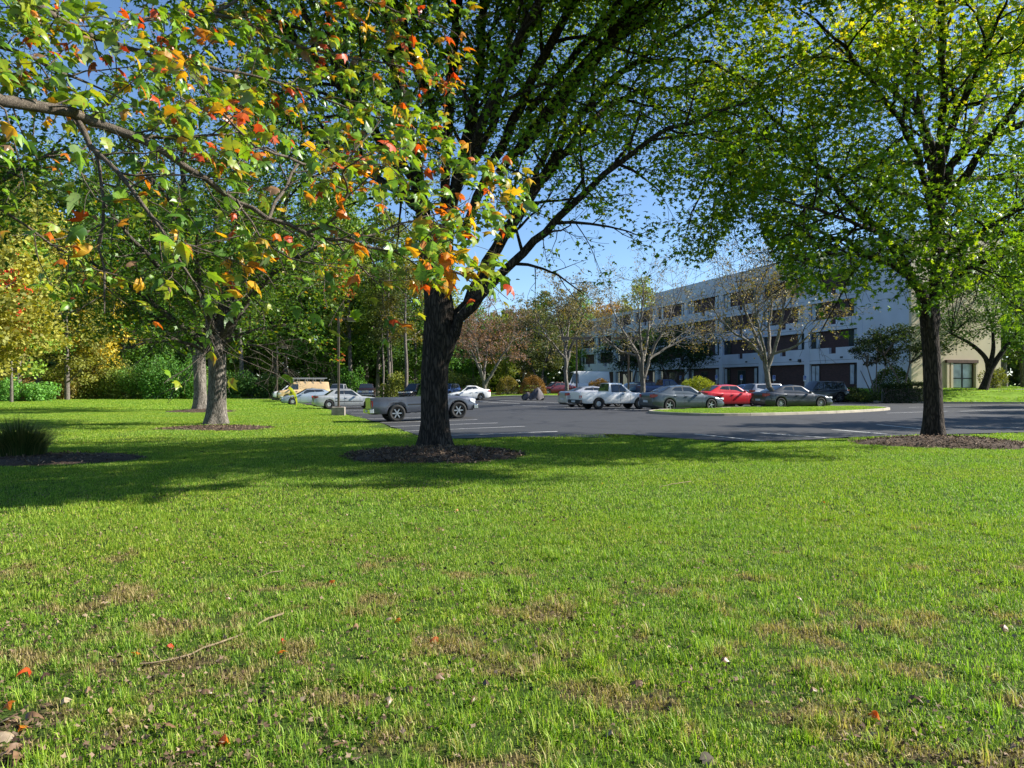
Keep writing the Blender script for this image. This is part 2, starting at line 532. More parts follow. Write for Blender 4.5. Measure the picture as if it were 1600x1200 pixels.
def strip(p, q, wd, dz, n=6):
    """flat painted strip following the ground, as arrays"""
    p = np.array(p[:2], float); q = np.array(q[:2], float)
    d = q - p; d /= np.linalg.norm(d); nn = np.array([-d[1], d[0]]) * wd / 2
    V = []; F = []
    for i in range(n + 1):
        c = p + (q - p) * i / n
        for s in (-1, 1):
            e = c + nn * s
            V.append((e[0], e[1], Tf(e[0], e[1]) + dz))
    for i in range(n): F.append((2 * i, 2 * i + 2, 2 * i + 3, 2 * i + 1))
    return V, F
LN = MB()
def line_px(a, b, wd=.11):
    V, F = strip(Gp(*a), Gp(*b), wd, .021); LN.add(V, F)
for a, b in (((594, 660.5), (746, 656)), ((610, 667), (778, 661.5)), ((632, 674.5), (820, 667)), ((655, 683), (871, 675)),
             ((1085, 679), (1196, 690.5)), ((1187, 677), (1290, 685)), ((1300, 672), (1385, 679)), ((1500, 668), (1590, 669)),
             ((1370, 664), (1440, 671)), ((575, 655), (720, 649)), ((548, 646), (700, 644))):
    line_px(a, b)
for a, b in (((745, 627), (812, 631)), ((776, 626), (880, 630)), ((800, 634), (905, 638)), ((850, 637), (1010, 641)), ((950, 641), (1020, 637)), ((1500, 643), (1600, 640)), ((1385, 646), (1480, 643)),
             ((1420, 637), (1560, 634)), ((462, 632), (570, 630)), ((490, 637), (600, 635)), ((520, 643), (640, 640))):
    line_px(a, b, .10)
o = LN.build('painted_parking_lines', M['paintline'], fix=False); tag(o, kind='structure')

# ------------------------------------------------------------------ islands with kerbs
def smooth_loop(P, k=2):
    for _ in range(k):
        Q = []
        n = len(P)
        for i in range(n):
            a = np.array(P[i], float); b = np.array(P[(i + 1) % n], float)
            Q += [tuple(a * .75 + b * .25), tuple(a * .25 + b * .75)]
        P = Q
    return P
GRASS_ISL = []
def island(P, label):
    P = smooth_loop(P)
    GRASS_ISL.append(P)
    o = sheet('grass_island', P, .13, M['lawn'], 1.0)
    # kerb: separate cast lengths round the island
    root = empty('kerb', (P[0][0], P[0][1], Tf(*P[0])), 0, label, 'kerb')
    n = len(P)
    acc = 0; seg = [0]; runs = []
    for i in range(n):
        acc += math.dist(P[i], P[(i + 1) % n])
        seg.append(i + 1)
        if acc > 2.6 or i == n - 1: runs.append(seg); seg = [i + 1]; acc = 0
    cen = np.mean(P, axis=0)
    def off(i):
        a = np.array(P[(i - 1) % n]); b = np.array(P[(i + 1) % n]); d = b - a; d /= np.linalg.norm(d) + 1e-9
        nn = np.array([d[1], -d[0]])
        if nn @ (np.array(P[i % n]) - cen) < 0: nn = -nn
        return nn
    for r in runs:
        if len(r) < 2: continue
        V = []; F = []
        pts = []
        for t, i in enumerate(r):
            p = np.array(P[i % n], float)
            if t == 0: p = p * .995 + np.array(P[r[1] % n]) * .005
            if t == len(r) - 1: p = p * .98 + np.array(P[r[-2] % n]) * .02
            pts.append((p, off(i)))
        for p, nn in pts:
            for w_, z_ in ((-.02, 0), (-.02, .145), (.13, .15), (.16, .13), (.175, 0)):
                e = p + nn * w_; V.append((e[0] - root.location.x, e[1] - root.location.y, Tf(e[0], e[1]) + z_ - root.location.z))
        m = len(pts)
        for i in range(m - 1):
            for k in range(4):
                F.append((i * 5 + k, i * 5 + k + 1, i * 5 + 5 + k + 1, i * 5 + 5 + k))
        F += [(0, 1, 2, 3, 4), tuple(range((m - 1) * 5 + 4, (m - 1) * 5 - 1, -1))]
        b = MB(); b.add(V, F); b.build('kerb_stone', M['kerb'], root)
    return o

def Gl(L): return [tuple(Gp(u, v)[:2]) for u, v in L]
island(Gl([(1012, 646), (1045, 648.5), (1100, 650.5), (1180, 650), (1250, 648), (1310, 646), (1365, 643), (1392, 640.5), (1370, 638), (1310, 637), (1230, 638), (1150, 639.5), (1080, 641.5), (1030, 643.5)]),
       'tan concrete kerb round the long grass island in front of the sedans')
island([(-6.5, 84), (0, 83), (6.5, 82), (9.0, 84.5), (8.5, 90), (1, 92), (-7.5, 91)], 'kerb round the grass island with two clipped shrubs')
island([(7.5, 60.5), (12, 58.5), (13.6, 59.3), (13.0, 63), (8.4, 64.5)], 'kerb round the grass island behind the white pickup')
island([(12.8, 53), (14.5, 52), (15.4, 53), (15.0, 56), (13.0, 56.5)], 'kerb round the small island with the golden clipped shrub')
# kerb stones at the foot of the lawn before the building's end
root = empty('kerb', (30, 60.5, 0), 0, 'shaded kerb along the lawn before the beige end wall', 'kerb')
kp = [(60, 57.9), (55, 58.4), (50, 59), (45, 59.4), (40, 60), (36, 60.3), (33, 60.6), (30.8, 62.4), (28.8, 66), (28.0, 70), (27.2, 75), (25.3, 82), (23.5, 89)]
for a, b in zip(kp[:-1], kp[1:]):
    L = math.dist(a, b); k = max(1, round(L / 3))
    for i in range(k):
        p = [a[j] + (b[j] - a[j]) * (i + .01) / k for j in (0, 1)]; q = [a[j] + (b[j] - a[j]) * (i + .99) / k for j in (0, 1)]
        d = Vector((q[0] - p[0], q[1] - p[1], 0)); c = Vector(((p[0] + q[0]) / 2 - 30, (p[1] + q[1]) / 2 - 60.5, Tf((p[0] + q[0]) / 2, (p[1] + q[1]) / 2) + .04))
        mb = MB(); mb.obox(c, d / 2, Vector((-d.y, d.x, 0)).normalized() * .08, (0, 0, .11)); mb.build('kerb_stone', M['kerb'], root)

# footpath at the end of the building
fp = [(38.2, 68.7), (70, 66.0), (70, 64.2), (45, 66.2), (38, 67.2)]
sheet('footpath', fp, .02, M['concrete'])

# ------------------------------------------------------------------ leaves and branches
LEAF3 = (np.array([(0, 0, 0), (-.5, .38, -.10), (-.16, .52, .02), (0, 1, -.14), (.16, .52, .02), (.5, .38, -.10)]), np.array([(0, 2, 1), (0, 4, 3), (0, 3, 2), (0, 5, 4)]))
LEAF5 = (np.array([(0, 0, 0), (-.42, .10, -.06), (-.16, .30, .02), (-.52, .56, -.10), (-.14, .58, .02), (0, 1, -.14), (.14, .58, .02), (.52, .56, -.10), (.16, .30, .02), (.42, .10, -.06)]),
         np.array([(0, 2, 1), (0, 4, 2), (2, 4, 3), (0, 6, 4), (4, 6, 5), (0, 8, 6), (6, 8, 7), (0, 9, 8)]))
LEAF2 = (np.array([(0, 0, 0), (-.45, .5, -.08), (0, 1, 0), (.45, .5, -.08)]), np.array([(0, 3, 1), (1, 3, 2)]))

def unit(a): return a / (np.linalg.norm(a, axis=-1, keepdims=True) + 1e-9)

def leaf_cloud(P, size, shape, r, up=.8, droop=.3, tint=None, outward=None):
    """arrays for leaves at the points P"""
    P = np.asarray(P, float); n = len(P)
    N = r.normal(size=(n, 3)); N[:, 2] += up * 2; N = unit(N)
    D = r.normal(size=(n, 3))
    if outward is not None: D += outward * 1.5
    D[:, 2] -= droop
    D = unit(D - N * (D * N).sum(1, keepdims=True))
    B = np.cross(D, N)
    S = (size * r.uniform(.65, 1.2, n))[:, None, None]
    v, f = shape
    V = P[:, None, :] + S * (v[None, :, 0:1] * B[:, None, :] + v[None, :, 1:2] * D[:, None, :] + v[None, :, 2:3] * N[:, None, :])
    k = len(v)
    F = (f[None] + (np.arange(n) * k)[:, None, None]).reshape(-1, 3)
    if tint is None: tint = r.uniform(0, 1, n)
    return V.reshape(-1, 3), F, np.repeat(tint, len(f))

def resample(pts, rads, step):
    P = np.array([tuple(p) for p in pts], float); r = np.array(rads, float)
    # Catmull-Rom through the guide points
    Q = np.vstack([2 * P[0] - P[1], P, 2 * P[-1] - P[-2]])
    out = []; ro = []
    for i in range(len(P) - 1):
        p0, p1, p2, p3 = Q[i], Q[i + 1], Q[i + 2], Q[i + 3]
        k = max(2, int(np.linalg.norm(p2 - p1) / step))
        for t in np.arange(k) / k:
            out.append(.5 * ((2 * p1) + (-p0 + p2) * t + (2 * p0 - 5 * p1 + 4 * p2 - p3) * t * t + (-p0 + 3 * p1 - 3 * p2 + p3) * t ** 3))
            ro.append(r[i] * (1 - t) + r[i + 1] * t)
    out.append(P[-1]); ro.append(r[-1])
    return np.array(out), np.array(ro)

class Wood:
    def __init__(s): s.V = []; s.F = []; s.n = 0; s.leafP = []; s.leafD = []
    def add(s, pts, rads, n):
        V, F = tube(pts, rads, n); s.V.append(V); s.F.append(F + s.n); s.n += len(V)
    def arrays(s): return np.concatenate(s.V), np.concatenate(s.F)

def branch(p, d, L, r0, r1, step, wob, trop, r):
    n = max(3, int(L / step)); pts = [p]; d = unit(d)
    for i in range(n):
        d = unit(d + r.normal(size=3) * wob + np.array([0, 0, trop]))
        pts.append(pts[-1] + d * L / n)
    return np.array(pts), np.linspace(r0, r1, n + 1)

def grow(w, pts, rads, lev, specs, r, start=.25):
    """children along one parent line"""
    if lev >= len(specs): return
    sp = specs[lev]
    seg = np.linalg.norm(np.diff(pts, axis=0), axis=1); cum = np.concatenate([[0], np.cumsum(seg)]); L = cum[-1]
    k = max(1, int(L * (1 - start) * sp['dens'] + r.random()))
    az = r.uniform(0, 6.28)
    for i in range(k):
        t = start + (1 - start) * (i + r.uniform(.1, .9)) / k
        s = t * L; j = min(np.searchsorted(cum, s) - 1, len(seg) - 1); j = max(j, 0)
        f = (s - cum[j]) / (seg[j] + 1e-9); p = pts[j] * (1 - f) + pts[j + 1] * f; rp = rads[j] * (1 - f) + rads[j + 1] * f
        d = unit(pts[j + 1] - pts[j])
        az += 2.4 + r.normal() * .5
        a = np.cross(d, [0, 0, 1.0]); a = a / (np.linalg.norm(a) + 1e-6) if np.linalg.norm(a) > .1 else np.array([1.0, 0, 0]); b = np.cross(a, d)
        perp = a * math.cos(az) + b * math.sin(az); perp[2] *= sp.get('flat', 1)
        ang = sp['ang'] * r.uniform(.7, 1.25)
        cdv = d * math.cos(ang) + unit(perp) * math.sin(ang)
        Lc = sp['len'] * r.uniform(.6, 1.25) * (1 - sp.get('taper', .45) * t)
        rc = min(rp * .65, sp['r'])
        cp, cr = branch(p, cdv, Lc, rc, max(rc * .25, sp.get('rmin', .004)), sp['step'], sp['wob'], sp['trop'], r)
        if sp.get('lim') is not None and not sp['lim'](cp[-1]): continue
        w.add(cp, cr, sp.get('n', 3))
        if sp.get('leaf'):
            kk = sp['leaf'] if isinstance(sp['leaf'], int) else int(sp['leaf'] * Lc + 1)
            tt = r.uniform(.15, 1.05, kk) * (len(cp) - 1); j0 = np.minimum(tt.astype(int), len(cp) - 2); ff = (tt - j0)[:, None]
            q = cp[j0] * (1 - ff) + cp[j0 + 1] * ff + r.normal(size=(kk, 3)) * sp.get('jit', .12)
            w.leafP.append(q); w.leafD.append(np.repeat(unit(cp[-1] - cp[0])[None], kk, 0))
        grow(w, cp, cr, lev + 1, specs, r, .2)

def trunk_mesh(name, pts, rads, mat, flare=.45, sides=28, ridge=.03, seed=1, flare_h=.9):
    """a trunk with root flare and bark ridges"""
    P, rr = resample(pts, rads, .16)
    z0 = P[0, 2]
    V, F = tube(P, rr, sides)
    V = V.reshape(len(P), sides, 3)
    r = np.random.default_rng(seed)
    ph = r.uniform(0, 6.28, 8)
    th = np.arange(sides) * 2 * math.pi / sides
    rid = r.uniform(-1, 1, sides)
    for i in range(len(P)):
        h = P[i, 2] - z0
        fl = flare * math.exp(-max(h, 0) / (flare_h * .42))
        if i % 4 == 0: rid = rid * .5 + r.uniform(-1, 1, sides) * .6
        lob = 1 + fl * (1 + .45 * np.sin(5 * th + ph[0]) + .3 * np.sin(3 * th + ph[1])) + ridge * rid + .03 * np.sin(2 * th + ph[2] + h * .6) + .02 * np.sin(3 * th + h * 1.7)
        V[i] = P[i] + (V[i] - P[i]) * lob[:, None]
    return mesh_arrays(name, V.reshape(-1, 3), F, mat, smooth=True)

def chips_obj(c, rad, n, parent, r, size=.07, hfun=None):
    a = r.uniform(0, 6.28, n); q = np.sqrt(r.uniform(0, 1, n)) * 1.04
    x = q * rad[0] * np.cos(a); y = q * rad[1] * np.sin(a)
    z = hfun(q) + T(x + c[0], y + c[1]) - c[2] + .012
    shp = (np.array([(-.12, 0, 0), (.12, 0, 0), (.12, 1, .05), (-.12, 1, .1)]), np.array([(0, 1, 2), (0, 2, 3)]))
    V, F, t = leaf_cloud(np.stack([x, y, z], -1), size, shp, r, up=1.3, droop=0)
    return tag(link('wood_chips', mesh_arrays('wood_chips', V, F, M['chips'], t), parent), kind='stuff')

MULCH = []
def mulch_ring(c, rx, ry, h, label, n, seed, size=.08):
    r = np.random.default_rng(seed)
    root = empty('mulch_bed', c, 0, label, 'mulch bed')
    V = [(0, 0, h)]; F = []; K = 40; m = 7
    wob = [1 + .08 * math.sin(3 * a + seed) + .05 * math.sin(7 * a + 2 * seed) + r.normal() * .045 for a in np.arange(K) * 2 * math.pi / K]
    hf = lambda q: h * np.maximum(0, 1 - np.asarray(q) ** 2.2) + .012
    for k in range(1, m + 1):
        for j in range(K):
            a = j * 2 * math.pi / K; q = k / m
            x = rx * q * math.cos(a) * wob[j]; y = ry * q * math.sin(a) * wob[j]
            V.append((x, y, float(hf(q)) + (r.normal() * .012 if k < m else -.05) + Tf(x + c[0], y + c[1]) - c[2]))
    for j in range(K): F.append((0, 1 + j, 1 + (j + 1) % K))
    for k in range(m - 1):
        for j in range(K):
            a = 1 + k * K + j; b = 1 + k * K + (j + 1) % K
            F.append((a, a + K, b + K, b))
    me = bpy.data.meshes.new('soil'); me.from_pydata(V, [], F)
    bm = bmesh.new(); bm.from_mesh(me); bmesh.ops.recalc_face_normals(bm, faces=bm.faces); bm.to_mesh(me); bm.free()
    for p in me.polygons: p.use_smooth = True
    me.materials.append(M['mulch'])
    link('soil', me, root)
    chips_obj(c, (rx, ry), n, root, r, size, hf)
    MULCH.append((c[0], c[1], rx * .96, ry * .96))
    return root

def big_tree(name, label, base, trunk, limbs, specs, leafmat, leafsize, shape, bark, seed, limbbark=None, shade_size=None, limb_k=1.0, cat='tree', leaf_tint=None, flare=.38, up=.8, extra=None, sun_keep=None, group=None):
    r = np.random.default_rng(seed)
    root = empty(name, base, 0, label, cat, group)
    b = np.array(base[:])
    rel = lambda P: [np.array(tuple(p)) - b for p in P]
    link('trunk', trunk_mesh('trunk', rel(trunk[0]), trunk[1], bark, flare=flare, seed=seed, ridge=.04), root)
    w = Wood()
    for pts, rads in limbs:
        rads = [q * limb_k for q in rads]
        P, rr = resample(rel(pts), rads, .35)
        P[1:-1] += r.normal(size=(len(P) - 2, 3)) * .03
        w.add(P, rr, 12 if rads[0] > .1 else 8)
        grow(w, P, rr, 0, specs, r)
    if extra: extra(w, r)
    V, F = w.arrays()
    link('limbs', mesh_arrays('limbs', V, F, limbbark or bark, smooth=True), root)
    P = np.concatenate(w.leafP); D = np.concatenate(w.leafD)
    keep = np.ones(len(P), bool)
    if sun_keep is not None:
        keep = sun_keep(P + b, r)
    P = P[keep]; D = D[keep]
    tint = r.beta(2, 2.4, len(P)) if leaf_tint is None else leaf_tint(P + b, r)
    size_ = np.full(len(P), leafsize)
    if shade_size: size_ = leafsize * shade_size(P + b)
    V, F, t = leaf_cloud(P, size_, shape, r, up=up, tint=tint, outward=D)
    o = link('crown', mesh_arrays('crown', V, F, leafmat, t), root)
    print(name, 'leaves', len(P), 'tris', len(F), 'wood', len(w.F))
    return root

def px(L, Y0):
    """guide points as (u, v, dY)"""
    return [W(u, v, Y0 + d) for (u, v, d) in L]

# --- the big silver maple in the middle
B1 = Gp(682, 700); Y1 = B1.y
print('centre tree', B1)
tr = (px([(681, 706, 0), (680, 660, 0), (679, 600, 0), (682, 540, 0), (686, 490, 0), (680, 440, 0), (672, 400, 0), (668, 350, 0)], Y1), [.35, .32, .315, .33, .37, .30, .27, .23])
tr[0][0].z = B1.z - .05
limbs = [
    (px([(672, 400, 0), (655, 300, .3), (640, 200, .6), (615, 90, .8), (590, -60, 1), (575, -260, 1)], Y1), [.26, .21, .18, .15, .10, .04]),
    (px([(684, 470, 0), (700, 380, -.3), (712, 290, -.5), (738, 190, -.8), (752, 60, -1), (762, -120, -1.2), (765, -320, -1.3)], Y1), [.25, .21, .18, .16, .13, .08, .03]),
    (px([(688, 575, 0), (708, 515, 0), (752, 432, .2), (800, 350, .5), (850, 280, .8), (905, 180, 1.2), (985, 100, 1.5), (1075, 40, 1.8), (1160, -30, 2)], Y1), [.22, .23, .20, .18, .16, .13, .10, .07, .03]),
    (px([(700, 540, 0), (735, 480, -.4), (800, 412, -.8), (870, 345, -1.2), (925, 290, -1.6), (985, 240, -2), (1045, 200, -2.2), (1110, 178, -2.3), (1170, 160, -2.4)], Y1), [.17, .16, .13, .11, .09, .075, .06, .045, .02]),
    (px([(850, 280, .8), (905, 210, 1.5), (960, 160, 2), (1035, 138, 2.2), (1100, 160, 2.4), (1150, 200, 2.5), (1190, 270, 2.6)], Y1), [.13, .12, .10, .08, .06, .04, .015]),
    (px([(660, 330, 0), (610, 290, .3), (550, 255, .8), (480, 205, 1.2), (400, 150, 1.5), (330, 80, 1.8)], Y1), [.15, .12, .10, .08, .05, .02]),
    (px([(712, 300, -.3), (750, 230, .6), (778, 160, 1.2), (800, 40, 2), (830, -110, 2.6), (870, -280, 3)], Y1), [.15, .14, .13, .11, .07, .03]),
    (px([(790, 365, .5), (830, 290, 2), (870, 200, 3.6), (920, 90, 5), (980, -40, 6)], Y1), [.13, .12, .10, .07, .03]),
    (px([(668, 350, 0), (650, 260, 2), (620, 160, 4), (600, 30, 5.5), (560, -80, 6.5)], Y1), [.15, .13, .10, .07, .03]),
    (px([(690, 400, 0), (720, 280, -1.8), (770, 150, -3.4), (840, 0, -4.6), (900, -180, -5.2)], Y1), [.14, .12, .10, .07, .03]),
    (px([(668, 360, 0), (600, 230, -1.6), (530, 110, -3), (440, -30, -4), (350, -160, -4.4)], Y1), [.14, .12, .10, .07, .03]),
    (px([(985, 100, 1.5), (1060, 95, 1), (1140, 110, .4), (1200, 170, 0), (1230, 250, -.2)], Y1), [.08, .07, .05, .03, .015]),
    (px([(640, 200, .6), (570, 130, 1.5), (500, 60, 2.5), (430, -60, 3.2)], Y1), [.11, .09, .06, .02]),
    (px([(668, 350, 0), (640, 300, 2.4), (590, 260, 4.4), (540, 250, 6)], Y1), [.11, .09, .06, .02]),
    ([B1 + Vector(q) for q in ((.6, -.3, 5.0), (2.0, -2.0, 7.6), (3.6, -4.2, 9.6), (5.6, -6.2, 10.8), (7.6, -7.6, 11.4))], [.15, .13, .10, .07, .02]),  # from here on: limbs rising above the view, added to shade the lawn
    ([B1 + Vector(q) for q in ((.2, -.3, 5.6), (.6, -2.6, 8.6), (1.4, -5.0, 10.6), (2.6, -7.4, 11.6), (3.6, -8.6, 11.8))], [.15, .13, .10, .07, .02]),
    ([B1 + Vector(q) for q in ((1.5, -.2, 6.6), (4.2, -2.2, 9.2), (7.0, -3.4, 10.6), (9.6, -4.4, 11.4), (11.6, -5, 11.6))], [.13, .12, .09, .06, .02]),
    ([B1 + Vector(q) for q in ((2.0, .2, 7.2), (4.6, .2, 10.2), (7.4, 0, 12.4), (9.6, -.6, 13.8))], [.13, .12, .08, .02]),
    ([B1 + Vector(q) for q in ((.9, -1.2, 7.0), (2.8, -3.6, 9.6), (5.2, -6.4, 11.2), (8.0, -8.6, 12.2), (10.4, -9.6, 12.4))], [.12, .11, .09, .06, .02]),
    ([B1 + Vector(q) for q in ((.2, -1.0, 7.2), (-.8, -4, 10.0), (-1.4, -7, 11.4), (-1.6, -9, 11.8))], [.12, .10, .07, .02]),
    ([B1 + Vector(q) for q in ((2.2, .2, 8.2), (5.2, -2.0, 11.0), (8.4, -4.6, 12.6), (11.4, -6.6, 13.2))], [.12, .10, .07, .02]),
    ([B1 + Vector(q) for q in ((-.3, 0, 6.2), (-2.6, -1.6, 8.8), (-5, -3, 10.8), (-7, -4, 11.8))], [.13, .12, .08, .02]),
]
spec1 = [dict(dens=2.0, len=3.1, ang=.85, r=.045, step=.35, wob=.16, trop=-.012, n=5, taper=.4, leaf=14, jit=.25),
         dict(dens=3.0, len=1.45, ang=.8, r=.015, step=.3, wob=.2, trop=-.05, n=3, leaf=14, jit=.2),
         dict(dens=3.6, len=.75, ang=.8, r=.007, step=.35, wob=.25, trop=-.1, n=3, leaf=13, jit=.16)]
def keep1(P, r):
    """the gap of open sky to the right of the trunk"""
    u = 800 + FPX * P[:, 0] / P[:, 1]; v = 600 - FPX * (P[:, 2] - EYE) / P[:, 1]
    d = r.uniform(0, 1, len(P))
    lowlim = 470 - 40 * np.sin(u / 45.) - 25 * np.sin(u / 17.)
    k = (v < lowlim) & ((P[:, 1] > 12.8) | ((v < -30) & (P[:, 1] > 9.0)))
    thin = (u > 780) & (u < 1040) & (v > 345 - 60 * np.sin(u / 60.))
    return k & ~(thin & (d > .35)) & ((v < -20) | (r.uniform(0, 1, len(P)) < .97))
big_tree('silver_maple', 'large dark many-stemmed maple in the middle of the lawn by the lot', B1, tr, limbs, spec1, M['leafA'], .13, LEAF3, M['bark'], 11, sun_keep=keep1, limb_k=.78, shade_size=lambda P: 1 + 1.35 * sstep(11.0, 12.4, P[:, 2] * 18.6 / P[:, 1]),  # leaves above the view are enlarged to deepen the shade they cast
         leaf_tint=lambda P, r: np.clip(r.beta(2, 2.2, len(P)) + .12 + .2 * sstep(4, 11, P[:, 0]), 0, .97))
mulch_ring(Gp(678, 711), 1.9, 2.0, .10, 'dark shaded mulch bed round the foot of the middle maple', 5000, 3)

# --- the maple on the right
B2 = Gp(1460, 688); Y2 = B2.y
tr = (px([(1459, 692, 0), (1458, 640, 0), (1456, 560, 0), (1452, 510, 0), (1448, 470, 0)], Y2), [.27, .24, .228, .22, .225])
tr[0][0].z = B2.z - .05
limbs = [
    (px([(1452, 520, 0), (1462, 450, .1), (1466, 400, .2), (1466, 340, .3), (1462, 290, .3)], Y2), [.26, .22, .20, .185, .17]),
    (px([(1450, 500, 0), (1436, 455, -.2), (1420, 425, -.6), (1385, 370, -1), (1330, 320, -1.5), (1270, 250, -2), (1215, 190, -2.4), (1165, 130, -2.8)], Y2), [.2, .17, .14, .11, .09, .07, .045, .02]),
    (px([(1466, 340, .3), (1480, 285, .2), (1500, 240, 0), (1545, 215, -.2), (1600, 195, -.4), (1690, 150, -.8)], Y2), [.16, .14, .13, .12, .10, .04]),
    (px([(1462, 290, .3), (1456, 230, .3), (1440, 180, .4), (1432, 100, .6), (1428, 0, .8), (1420, -160, 1)], Y2), [.15, .13, .11, .09, .07, .03]),
    (px([(1466, 400, .2), (1458, 340, -.8), (1440, 260, -1.5), (1400, 180, -2.8), (1330, 90, -4), (1260, 20, -5)], Y2), [.12, .11, .09, .07, .05, .02]),
    (px([(1480, 285, .2), (1540, 278, 1), (1610, 276, 1.8), (1700, 240, 2.6)], Y2), [.1, .08, .06, .02]),
    (px([(1462, 290, .3), (1490, 200, -1.5), (1530, 100, -3.4), (1580, -20, -4.8)], Y2), [.12, .10, .07, .02]),
    (px([(1440, 180, .4), (1380, 130, 1), (1290, 95, 1.6), (1210, 90, 2), (1130, 110, 2.4)], Y2), [.1, .08, .065, .045, .02]),
    (px([(1462, 300, .3), (1440, 200, 2.4), (1420, 110, 4), (1400, -20, 5.4)], Y2), [.12, .10, .07, .02]),
    (px([(1500, 240, 0), (1550, 140, 2.4), (1600, 40, 4), (1650, -100, 5)], Y2), [.11, .09, .06, .02]),
    (px([(1452, 480, 0), (1500, 430, -1), (1560, 400, -2), (1640, 380, -3)], Y2), [.09, .07, .05, .02]),
    ([B2 + Vector(q) for q in ((0, -.3, 6.6), (-1.2, -2.6, 9.4), (-2.6, -5.0, 11.0), (-3.6, -7.0, 11.6))], [.12, .10, .07, .02]),  # this limb and the next reach above the view, added for lawn shade
    ([B2 + Vector(q) for q in ((.2, -.3, 6.6), (1.6, -2.8, 9.6), (3.4, -5.0, 11.4), (4.6, -6.8, 12))], [.12, .10, .07, .02]),
    (px([(1464, 420, .2), (1440, 400, -1.4), (1420, 390, -2.6), (1405, 400, -3.4)], Y2), [.07, .055, .04, .015]),
    (px([(1466, 400, .2), (1490, 400, -1.8), (1510, 410, -3), (1540, 430, -3.8)], Y2), [.07, .055, .04, .015]),
    (px([(1290, 95, 1.6), (1200, 150, 1.2), (1130, 230, .8), (1090, 310, .5), (1070, 370, .3)], Y2), [.06, .05, .04, .03, .012]),
    (px([(1215, 190, -2.4), (1160, 240, -2), (1120, 310, -1.6), (1110, 380, -1.4)], Y2), [.05, .04, .03, .012]),
    (px([(1420, 425, -.6), (1370, 400, .4), (1300, 370, 1.2), (1230, 350, 1.8), (1170, 340, 2.2)], Y2), [.09, .07, .055, .035, .015]),
    (px([(1385, 370, -1), (1340, 350, -2.4), (1280, 330, -3.4), (1210, 310, -4)], Y2), [.08, .06, .045, .015]),
    (px([(1440, 260, -1.5), (1370, 250, -1), (1300, 290, -.6), (1240, 350, -.4), (1200, 400, -.3)], Y2), [.07, .06, .05, .03, .012]),
    (px([(1466, 330, .3), (1400, 300, 2), (1330, 270, 3.4), (1250, 250, 4.6)], Y2), [.09, .07, .05, .015]),
    (px([(1466, 380, .2), (1530, 350, 1.5), (1600, 350, 2.6), (1680, 350, 3.4)], Y2), [.09, .07, .05, .015]),
    (px([(1466, 420, .2), (1510, 380, -2), (1570, 340, -3.6), (1640, 320, -4.6)], Y2), [.08, .07, .05, .015]),
    (px([(1436, 455, 0), (1400, 420, -1.2), (1340, 400, -2), (1280, 395, -2.8), (1230, 400, -3.2)], Y2), [.09, .07, .05, .035, .015]),
]
spec2 = [dict(dens=2.2, len=2.9, ang=.85, r=.04, step=.35, wob=.16, trop=-.01, n=5, taper=.4, leaf=12, jit=.25),
         dict(dens=3.1, len=1.35, ang=.8, r=.014, step=.3, wob=.2, trop=-.06, n=3, leaf=12, jit=.2),
         dict(dens=3.6, len=.75, ang=.8, r=.007, step=.35, wob=.25, trop=-.1, n=3, leaf=12, jit=.16)]
def keep2(P, r):
    u = 800 + FPX * P[:, 0] / P[:, 1]; v = 600 - FPX * (P[:, 2] - EYE) / P[:, 1]
    low = 505 + 40 * np.sin(u / 50.) + 20 * np.sin(u / 19.) - 110 * sstep(1300, 1170, u)
    near_trunk = (np.abs(u - 1462) < 30) & (v > 210) & (v < 365) & (P[:, 1] < Y2 + .5)
    return (v < low) & (P[:, 1] > 13.6) & ~(near_trunk & (r.uniform(0, 1, len(P)) < .5)) & ~((v > 455) & (r.uniform(0, 1, len(P)) < .55)) & ((v < -20) | (r.uniform(0, 1, len(P)) < .86))
big_tree('maple_tree', 'green maple at the right with its trunk in a round mulch bed', B2, tr, limbs, spec2, M['leafB'], .15, LEAF5, M['bark'], 23, sun_keep=keep2, limb_k=.88, shade_size=lambda P: 1 + .4 * sstep(12.6, 13.8, P[:, 2] * 21 / P[:, 1]),  # unseen top leaves enlarged here too, for denser shade below
         leaf_tint=lambda P, r: np.clip(r.beta(2, 2.6, len(P)) + .34 * sstep(6.5, 10.5, P[:, 2]) - .1 * (r.uniform(0, 1, len(P)) < .5), 0, .95))  # tint lifted with height, sunlight on the crown top put into the colour
mulch_ring(Gp(1472, 694), 2.2, 1.55, .17, 'brown sunlit mulch bed round the right-hand maple', 3500, 5)

